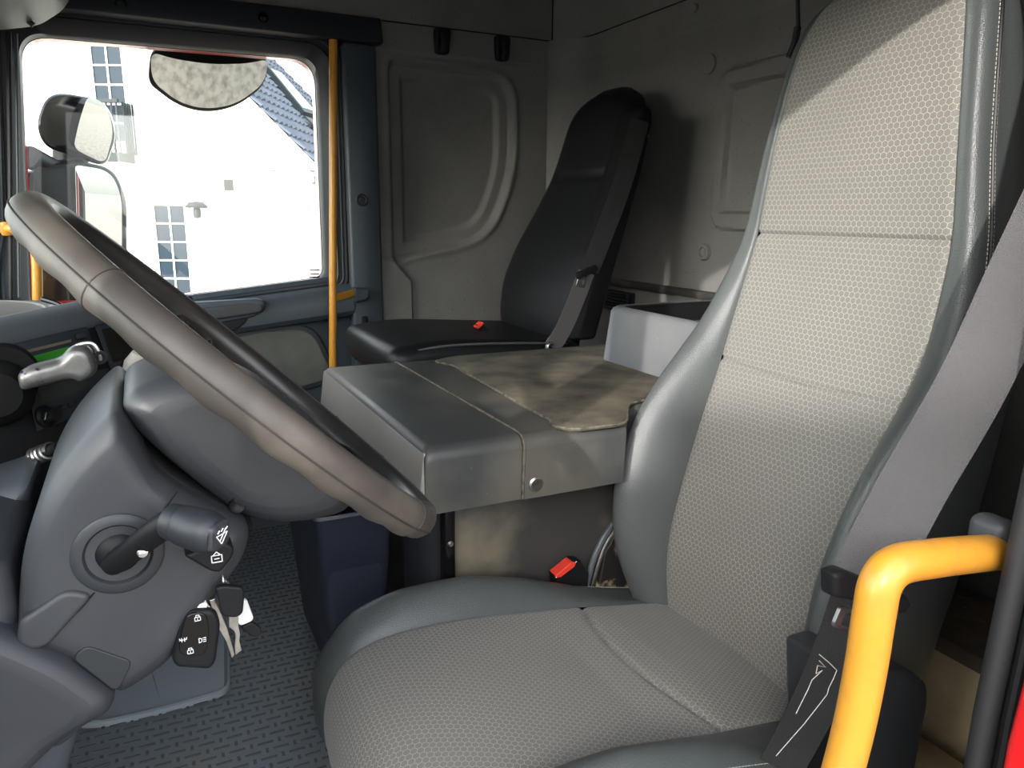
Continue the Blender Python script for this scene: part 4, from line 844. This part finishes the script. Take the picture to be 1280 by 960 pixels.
for (x, y) in ((147, 464), (151, 474), (156, 481)): obj('symbol', MB().tube([K(x-2, y-2, .0068), K(x+2, y-3, .0068), K(x+2.5, y+2, .0068), K(x-1.5, y+3, .0068)], .0006, 5, closed=True), 'white_mark', swp)
kn = thing('pale_knob', 'pale beige shift knob peeping out above the column shroud', 'knob', P(176, 492, X=.93))
mb = MB(); mb.lathe(P(176, 486, X=.93), (-.1, -.25, .95), [(.010, -.02), (.016, 0), (.022, .012), (.022, .030), (.016, .042), (.006, .047), (0, .047)], 22); obj('grip', mb, 'pale_knob', kn)
obj('button', MB().lathe(P(181, 462, X=.925), (-.6, -.3, .6), [(.007, -.004), (.007, .002), (0, .003)], 12), 'black_plastic', kn)
# silver handle on the far side of the column
lv = thing('column_lever', 'worn silver hand lever in front of the radio', 'lever', P(20, 490, X=.87))
mb = MB(); pol = roundpoly([P(x, y, X=.87)[1:] for x, y in ((22, 466), (37, 457), (76, 447), (84, 437), (94, 431), (108, 431), (117, 440), (123, 458), (118, 468), (102, 477), (92, 472), (78, 474), (52, 481), (27, 487))], .006, 4)
pillow(mb, pol, .855, .885, .009); gp_ = obj('grip', mb, 'worn_silver', lv, angle=60)
for (x, y) in ((27, 465), (46, 461), (52, 478)): obj('screw', MB().lathe(P(x, y, X=.8555), (-1, 0, 0), [(.0014, -.002), (.0014, .001), (0, .001)], 8), 'black_gloss', gp_)
obj('end_screw', MB().lathe(P(125, 447, X=.87), (-1, -.3, 0), [(.007, -.006), (.007, .002), (.004, .002), (.003, 0), (0, 0)], 14), 'black_plastic', lv)
mb = MB(); mb.tube(spline([P(88, 440, X=.872), P(100, 431, X=.872), P(115, 430, X=.872), P(123, 440, X=.872), P(126, 452, X=.872)], 5), .0028, 8); obj('trim_edge', mb, 'steel', lv)
mb = MB(); mb.lathe(P(-4, 492, X=.90), (-1, -.15, .1), [(.034, -.05), (.034, 0), (.030, .010), (.022, .018), (0, .02)], 30); obj('pivot', mb, 'matte_black', lv)
mb = MB(); mb.lathe(P(4, 470, X=.92), (-1, -.15, .1), [(.034, -.02), (.034, 0), (.031, .005), (.026, .004), (0, .002)], 30); obj('pivot_ring', mb, 'matte_black', lv)
# plug with a coiled metal sleeve in the socket
pg = thing('socket_plug', 'metal coil sleeved plug in the dashboard socket', 'plug', P(32, 585, X=.90))
s0, s1 = P(26, 577, X=.93), P(66, 562, X=.88); dv = _n(s1-s0); av = _n(np.cross(dv, (0, 0, 1))); bv = np.cross(dv, av); ln = np.linalg.norm(s1-s0)
mb = MB(); mb.tube([s0-dv*.02, s0+dv*ln*1.2], .006, 12); obj('plug_body', mb, 'black_plastic', pg)
mb = MB(); mb.tube([s0+dv*(ln*(.35+.6*t))+(av*math.cos(t*5*2*math.pi)+bv*math.sin(t*5*2*math.pi))*.0075 for t in np.linspace(0, 1, 90)], .0022, 7); obj('coil_sleeve', mb, 'steel', pg)
obj('socket_ring', MB().lathe(s0-dv*.012, dv, [(.018, -.01), (.018, .002), (.013, .003), (.011, -.004), (0, -.006)], 24), 'black_gloss', pg)
obj('indicator', MB().lathe(P(79, 551, X=.95), (-1, -.6, .2), [(.004, 0), (.004, .002), (0, .003)], 10), 'red_button', pg)

# ================================================================== YELLOW GRAB RAILS
gr = thing('grab_rail', 'tall straight yellow grab pole by the passenger door', 'grab rail', P(416, 470, X=2.13), 'yellow grab rails')
mb = MB(); mb.tube([P(416.5, 50, X=2.13), P(416.5, 250, X=2.13), P(416, 480, X=2.13), P(416, 560, X=2.13)], .0112, 14); obj('pole', mb, 'yellow', gr)
mb = MB(); a_, b_ = P(418, 373, X=2.13), P(444, 366, X=2.175); mb.tube([a_, b_], .008, 8, flat=1.5); obj('bracket', mb, 'yellow', gr)
mb = MB(); c = P(452, 367, X=2.18); pillow(mb, roundpoly([(c[1]+.026, c[2]+.020), (c[1]-.020, c[2]+.016), (c[1]-.018, c[2]-.012), (c[1]-.004, c[2]-.02), (c[1]+.026, c[2]-.024)], .007), 2.158, 2.196, .008); obj('mount', mb, 'navy_plastic', gr)
gr = thing('grab_rail', 'yellow grab rail at the windscreen pillar half hidden by the steering wheel', 'grab rail', P(50, 400, X=2.15), 'yellow grab rails')
mb = MB(); mb.tube(spline([P(3, 286, X=2.19), P(16, 286, X=2.16), P(30, 290, X=2.14), P(42, 306, X=2.14), P(46, 330, X=2.14), P(47, 380, X=2.14), P(48, 440, X=2.14)], 6), .0115, 12); obj('pole', mb, 'yellow', gr)
mb = MB(); c = P(8, 286, X=2.18); mb.box(c, (.03, .022, .034)); obj('mount', mb, 'yellow', gr, bevel=.006)
gr = thing('grab_rail', 'thick yellow grab handle bent from the door pillar beside the driver seat', 'grab rail', P(1030, 1010, X=.30), 'yellow grab rails')
hpth = spline([P(1026, 1060, X=.305), P(1062, 930, X=.304), P(1081, 840, X=.303), P(1092, 770, X=.302), P(1101, 728, X=.302), P(1122, 706, X=.302), P(1165, 698, X=.303), P(1210, 693, X=.306), P(1247, 690, X=.312)], 8)
mb = MB(); mb.tube(hpth, .0136, 20); obj('bar', mb, 'yellow', gr, angle=60)
mb = MB(); c = P(1240, 668, X=.318); mb.box(c, (.03, .022, .030)); obj('mount', mb, 'column_grey', gr, bevel=.008, seg=3)

# ================================================================== SEAT BELTS
def strap(name, path, width, parent, mat, nrm, th=.0012):
    mb = MB(); rings = []; path = [np.array(p, float) for p in path]
    for i, p in enumerate(path):
        t = _n(path[min(i+1, len(path)-1)]-path[max(i-1, 0)]); n_ = np.array(nrm[i] if len(np.shape(nrm)) > 1 else nrm, float); w_ = _n(np.cross(t, n_)); n_ = np.cross(w_, t)
        rings.append([p+w_*width/2+n_*th, p-w_*width/2+n_*th, p-w_*width/2-n_*th, p+w_*width/2-n_*th])
    mb.loft(rings); return obj(name, mb, mat, parent, angle=40)
BXX = .365
sb1 = thing('seat_belt', 'dark webbing seat belt hanging beside the driver seat', 'seat belt', P(985, 950, X=.42), 'seat belts')
pth = spline([P(1400, 90, X=.34), P(1290, 320, X=.352), P(1215, 480, X=.360), P(1140, 610, X=.366), P(1087, 712, X=.370), P(1075, 740, X=.373)], 8)
strap('webbing', pth, .050, sb1, 'webbing', (-.55, .83, .1))
pth2 = spline([P(1082, 722, X=.376), P(1062, 780, X=.39), P(1035, 845, X=.42), P(1000, 915, X=.46), P(975, 960, X=.48)], 7)
strap('lap_webbing', pth2, .042, sb1, 'webbing_dark', (-.7, .65, .25))
# frayed light threads at the edges
mb = MB(); fr_ = []
for (x, y) in ((1024, 826), (1032, 834), (1022, 832), (1020, 842), (1028, 838), (1015, 850), (1010, 862), (1002, 878), (995, 892)): fr_.append(P(x, y, X=.408))
mb.tube(fr_, .0004, 5); mb.tube([P(x, y, X=.408) for x, y in ((1024, 818), (1036, 828), (1046, 838), (1042, 848), (1036, 860), (1034, 868), (1020, 886), (1005, 905), (990, 922), (970, 945))], .0004, 5); obj('frayed_thread', mb, 'stitch', sb1)
tg = P(1065, 745, X=.362)
mb = MB(); pillow(mb, roundpoly([P(x, y, X=.362)[1:] for x, y in ((1036, 715), (1050, 710), (1128, 742), (1133, 752), (1125, 765), (1100, 763), (1062, 748), (1036, 744))], .003, 3), .356, .372, .004); tn = obj('tongue_cover', mb, 'black_plastic', sb1)
outq = [P(x, y, X=.362)[1:] for x, y in ((1050, 756), (1094, 772), (1084, 798), (1039, 782))]; o2 = roundpoly(outq, .004, 4); i2 = roundpoly([np.array(q)*.68+np.mean(outq, 0)*.32 for q in outq], .003, 4)
mb = MB(); mb.loft([R3(o2, .360), R3(o2, .363), R3(i2, .363), R3(i2, .360), R3(o2, .360)], True, False); obj('tongue', mb, 'steel', tn)
# driver's buckle with red release
bk_ = thing('belt_buckle', 'black belt buckle with a red release button beside the driver seat', 'buckle', P(720, 735, X=1.0), 'belt buckles')
BX = 1.012; bq = [P(x, y, X=BX)[1:] for x, y in ((689, 717), (713, 698), (722, 698), (733, 713), (728, 760), (700, 760))]
mb = MB(); pillow(mb, roundpoly(bq, .003, 3), BX-.010, BX+.012, .003); bb_ = obj('body', mb, 'black_plastic', bk_)
mb = MB(); pillow(mb, roundpoly([P(x, y, X=BX)[1:] for x, y in ((690, 716), (711, 699), (716, 700), (714, 705), (697, 718), (692, 719))], .001, 2), BX-.012, BX+.010, .0015); obj('release_button', mb, 'red_button', bb_)
mb = MB(); mb.tube([P(695, 722, X=BX-.0105), P(721, 702, X=BX-.0105)], .0008, 5); obj('edge_line', mb, 'chrome', bb_)
# cable and sheath by the buckle
cb = thing('seat_cable', 'grey sheathed cable looping down between cushion and backrest', 'cable', P(735, 750, X=1.015))
mb = MB(); mb.tube(spline([P(766, 655, X=1.022), P(752, 676, X=1.018), P(740, 705, X=1.016), P(732, 740, X=1.016), P(730, 765, X=1.016)], 6), .0055, 10); obj('sheath', mb, 'dash_grey', cb)
mb = MB(); mb.tube(spline([P(768, 664, X=1.018), P(756, 684, X=1.014), P(746, 712, X=1.012), P(738, 745, X=1.012), P(737, 765, X=1.012)], 6), .0035, 8); obj('wire', mb, 'steel', cb)
pn_ = thing('rusty_bracket', 'black rusty metal bracket between cushion and backrest', 'bracket', P(770, 755, X=1.0))
mb = MB(); pillow(mb, [P(x, y, X=1.012)[1:] for x, y in ((742, 760), (755, 690), (768, 668), (790, 700), (815, 735), (815, 762))], 1.008, 1.020, .002); obj('plate', mb, 'rust_panel', pn_)
# passenger belt, tongue and buckle
sb2 = thing('seat_belt', 'dark webbing seat belt running down the passenger seat', 'seat belt', P(688, 438, X=1.50), 'seat belts')
strap('webbing', spline([P(800, 150, X=PC-.245), P(778, 230, X=PC-.245), P(752, 300, X=PC-.243), P(737, 338, X=PC-.242)], 6), .046, sb2, 'webbing_dark', (-1, .3, 0))
strap('lap_webbing', spline([P(733, 340, X=PC-.243), P(722, 370, X=PC-.243), P(705, 410, X=PC-.243), P(690, 434, X=PC-.240)], 6), .040, sb2, 'webbing', (-1, .3, .1))
c = P(733, 340, X=PC-.247); mb = MB(); mb.box(c, (.012, .058, .016), Matrix.Rotation(-.35, 3, 'X')); tn = obj('tongue_cover', mb, 'black_plastic', sb2, bevel=.003)
oq = [P(x, y, X=PC-.248)[1:] for x, y in ((723, 344), (733, 347), (730, 360), (720, 357))]; o2 = roundpoly(oq, .003, 3); i2 = roundpoly([np.array(q)*.5+np.mean(oq, 0)*.5 for q in oq], .002, 3)
mb = MB(); mb.loft([R3(o2, PC-.250), R3(o2, PC-.247), R3(i2, PC-.247), R3(i2, PC-.250), R3(o2, PC-.250)], True, False); obj('tongue', mb, 'steel', tn)
mb = MB(); mb.tube(spline([P(690, 428, X=PC-.243), P(684, 432, X=PC-.243), P(684, 440, X=PC-.243)], 4), .006, 8, flat=.6); obj('anchor', mb, 'steel', sb2)
bk2 = thing('belt_buckle', 'small belt buckle with a red top on the passenger seat cushion', 'buckle', P(604, 424, X=1.75), 'belt buckles')
q = [P(x, y, X=1.75)[1:] for x, y in ((594, 407), (601, 402), (614, 420), (606, 424))]
mb = MB(); pillow(mb, roundpoly(q, .003, 3), 1.738, 1.762, .003); bb_ = obj('body', mb, 'black_plastic', bk2)
mb = MB(); pillow(mb, roundpoly([P(x, y, X=1.75)[1:] for x, y in ((593, 408), (601, 401.5), (602.5, 404), (595, 410.5))], .001, 2), 1.736, 1.760, .001); obj('release_button', mb, 'red_button', bb_)

# ================================================================== KEYS in the ignition
KX = .645
def kp(pts, X=KX): return [P(x, y, X=X)[1:] for x, y in pts]
kr = thing('key_ring', 'thin steel split ring hanging from the ignition lock', 'key ring', P(283, 735, X=KX), 'keys on the ring')
mb = MB(); c = P(272, 742, X=KX); mb.tube([c+np.array((.002*math.sin(q), .011*math.cos(q), .014*math.sin(q))) for q in np.linspace(0, 2*math.pi, 28, endpoint=False)], .0009, 6, closed=True); obj('ring', mb, 'steel', kr)
mb = MB(); c = P(280, 726, X=KX); mb.tube([c+np.array((.006*math.cos(q), .001, .008*math.sin(q))) for q in np.linspace(0, 2*math.pi, 20, endpoint=False)], .001, 6, closed=True); obj('link', mb, 'steel', kr)
kf_ = thing('key_fob', 'black remote key fob with white button symbols hanging by the column', 'key fob', P(240, 832, X=KX), 'keys on the ring')
mb = MB(); pillow(mb, roundpoly(kp([(236, 758), (268, 757), (275, 775), (269, 822), (262, 832), (220, 829), (214, 820), (222, 785)]), .006, 4), KX-.008, KX+.008, .004); fb = obj('case', mb, 'black_plastic', kf_)
mb = MB(); pillow(mb, roundpoly(kp([(234, 766), (258, 765), (262, 790), (256, 820), (222, 818), (226, 790)], KX-.0085), .008, 4), KX-.0095, KX-.006, .001); obj('button_pad', mb, 'black_gloss', fb)
mb = MB()
def glyph(cx, cy, segs, s=.0022):
    c = P(cx, cy, X=KX-.0098)
    for a_, b_ in segs: mb.tube([c+np.array((0, -a_[0]*s, a_[1]*s)), c+np.array((0, -b_[0]*s, b_[1]*s))], .00035, 4)
lock = [((-1, -1), (1, -1)), ((-1, 0.5), (1, .5)), ((-1, -1), (-1, .5)), ((1, -1), (1, .5)), ((-.6, .5), (-.6, 1.3)), ((-.6, 1.3), (.6, 1.3)), ((.6, 1.3), (.6, .5)), ((0, -.6), (0, 0))]
glyph(247, 773, lock); glyph(238, 814, lock); glyph(229, 800, [((-1.4, 0), (1.4, 0)), ((-.5, .8), (-.5, -.8)), ((.5, .8), (.5, -.8)), ((-1.4, .8), (-1, .3)), ((1.4, .8), (1, .3))]); glyph(253, 800, [((-1.2, 1), (-1.2, -1)), ((-1.2, 1), (-.2, .6)), ((-1.2, -1), (-.2, -.6)), ((.2, .8), (1.4, .8)), ((.2, 0), (1.4, 0)), ((.2, -.8), (1.4, -.8)), ((-.2, .6), (-.2, -.6))])
obj('button_symbols', mb, 'white_mark', fb)
mb = MB(); mb.bb(KX-.003, KX+.003, *sorted((P(245, 755, X=KX)[1], P(258, 755, X=KX)[1])), P(250, 760, X=KX)[2], P(250, 753, X=KX)[2]); obj('loop', mb, 'paper_white', kf_)
k1_ = thing('ignition_key', 'black headed steel key hanging in front of the other keys', 'key', P(290, 818, X=KX-.01), 'keys on the ring')
mb = MB(); pillow(mb, roundpoly(kp([(269, 733), (278, 730), (304, 732), (305, 745), (303, 765), (295, 770), (280, 769), (275, 764)], KX-.012), .004, 4), KX-.016, KX-.009, .002); obj('head', mb, 'black_plastic', k1_)
mb = MB(); pillow(mb, kp([(286, 769), (298, 769), (298, 782), (300, 792), (299, 800), (302, 812), (294, 818), (293, 806), (295, 796), (292, 786), (286, 783)], KX-.012), KX-.0135, KX-.0115, .0004); obj('blade', mb, 'steel', k1_)
k2_ = thing('steel_key', 'bare steel key hanging behind the black headed key', 'key', P(290, 822, X=KX), 'keys on the ring')
mb = MB(); pillow(mb, kp([(262, 750), (268, 748), (284, 785), (290, 805), (293, 818), (290, 822), (282, 800), (270, 780)], KX-.002), KX-.003, KX-.001, .0004); obj('blade', mb, 'steel', k2_)
k3_ = thing('key_tag', 'white plastic key tag with a dark tip behind the keys', 'key tag', P(315, 795, X=KX+.01), 'keys on the ring')
mb = MB(); pillow(mb, roundpoly(kp([(300, 750), (308, 748), (317, 772), (314, 776), (300, 782), (292, 770)], KX+.008), .003, 3), KX+.006, KX+.011, .0015); obj('tag', mb, 'paper_white', k3_)
mb = MB(); pillow(mb, roundpoly(kp([(300, 782), (314, 775), (326, 783), (325, 792), (318, 795), (306, 788)], KX+.010), .003, 3), KX+.006, KX+.012, .0015); obj('tip', mb, 'black_plastic', k3_)

# ================================================================== BEHIND THE DRIVER'S SEAT
bk_box = thing('bunk_base', 'checker plate topped locker behind the driver seat', 'locker', (.75, -1.2, 0))
mb = MB(); mb.bb(.33, .985, -1.275, -1.10, 0, .186); obj('locker_box', mb, 'carpet', bk_box, bevel=.01)
mb = MB(); mb.bb(.32, .985, -1.275, -1.082, .186, .215); pt_ = obj('top_plate', mb, 'tread_plate', bk_box, bevel=.006)
mb = MB()
for i in range(22):
    for j in range(7):
        x, y = .34+i*.030+(j % 2)*.015, -1.262+j*.026; mb.box((x, y, .2155), (.018, .004, .002), Matrix.Rotation(.7 if (i+j) % 2 else -.7, 3, 'Z'))
o = obj('tread_bars', mb, 'tread_plate', pt_, smooth=False); o['kind'] = 'stuff'
cpt = thing('carpet_strip', 'tan carpet on the step behind the driver seat', 'carpet', (.6, -1.0, 0))
mb = MB(); mb.bb(.335, .985, -1.08, -.90, .0, .035); obj('pile', mb, 'carpet', cpt, bevel=.008)
tp = thing('webbing_stripe', 'thin yellow and green strap lying on the rear locker', 'strap', P(1222, 661, Y=-1.2))
mb = MB(); mb.tube([P(1206, 653, Y=-1.19), P(1232, 666, Y=-1.19)], .003, 6); obj('strap_body', mb, pm('strap_yellow', rgb(196, 186, 40), .7), tp)
mb = MB(); mb.tube([P(1206, 657, Y=-1.188), P(1232, 670, Y=-1.188)], .002, 6); obj('strap_edge', mb, pm('strap_green', rgb(70, 110, 50), .7), tp)
# overhead locker corner and visor at the top left
ov = thing('overhead_locker', 'dark grey rounded corner of the overhead locker above the windscreen', 'locker', (2.0, .25, 1.25))
mb = MB(); q = roundpoly([P(x, y, X=2.02)[1:] for x, y in ((-80, 40), (0, 36), (38, 32), (52, 28), (84, 8), (95, -30), (95, -110), (-80, -110))], [.02, .01, .02, .03, .05, .05, .02, .02], 6)
pillow(mb, q, 1.30, 2.05, .02); obj('body', mb, 'dash_grey', ov, angle=60)
mb = MB(); mb.tube([P(-10, -10, X=1.99), P(20, 12, X=1.99), P(42, 32, X=1.99)], .006, 8); obj('edge_trim', mb, 'rubber', ov)

hc = thing('hanging_cord', 'thin black cord hanging beside the driver headrest', 'cord', P(1000, 45, Y=-1.06))
mb = MB(); mb.tube(spline([P(996, -60, Y=-1.06), P(997, 0, Y=-1.06), P(998, 36, Y=-1.06)], 4), .0035, 8); obj('cord', mb, 'rubber', hc)
mb = MB(); mb.tube(spline([P(997, 34, Y=-1.06), P(993, 55, Y=-1.055), P(986, 72, Y=-1.05)], 4), .006, 8); obj('cord_end', mb, 'rubber', hc)
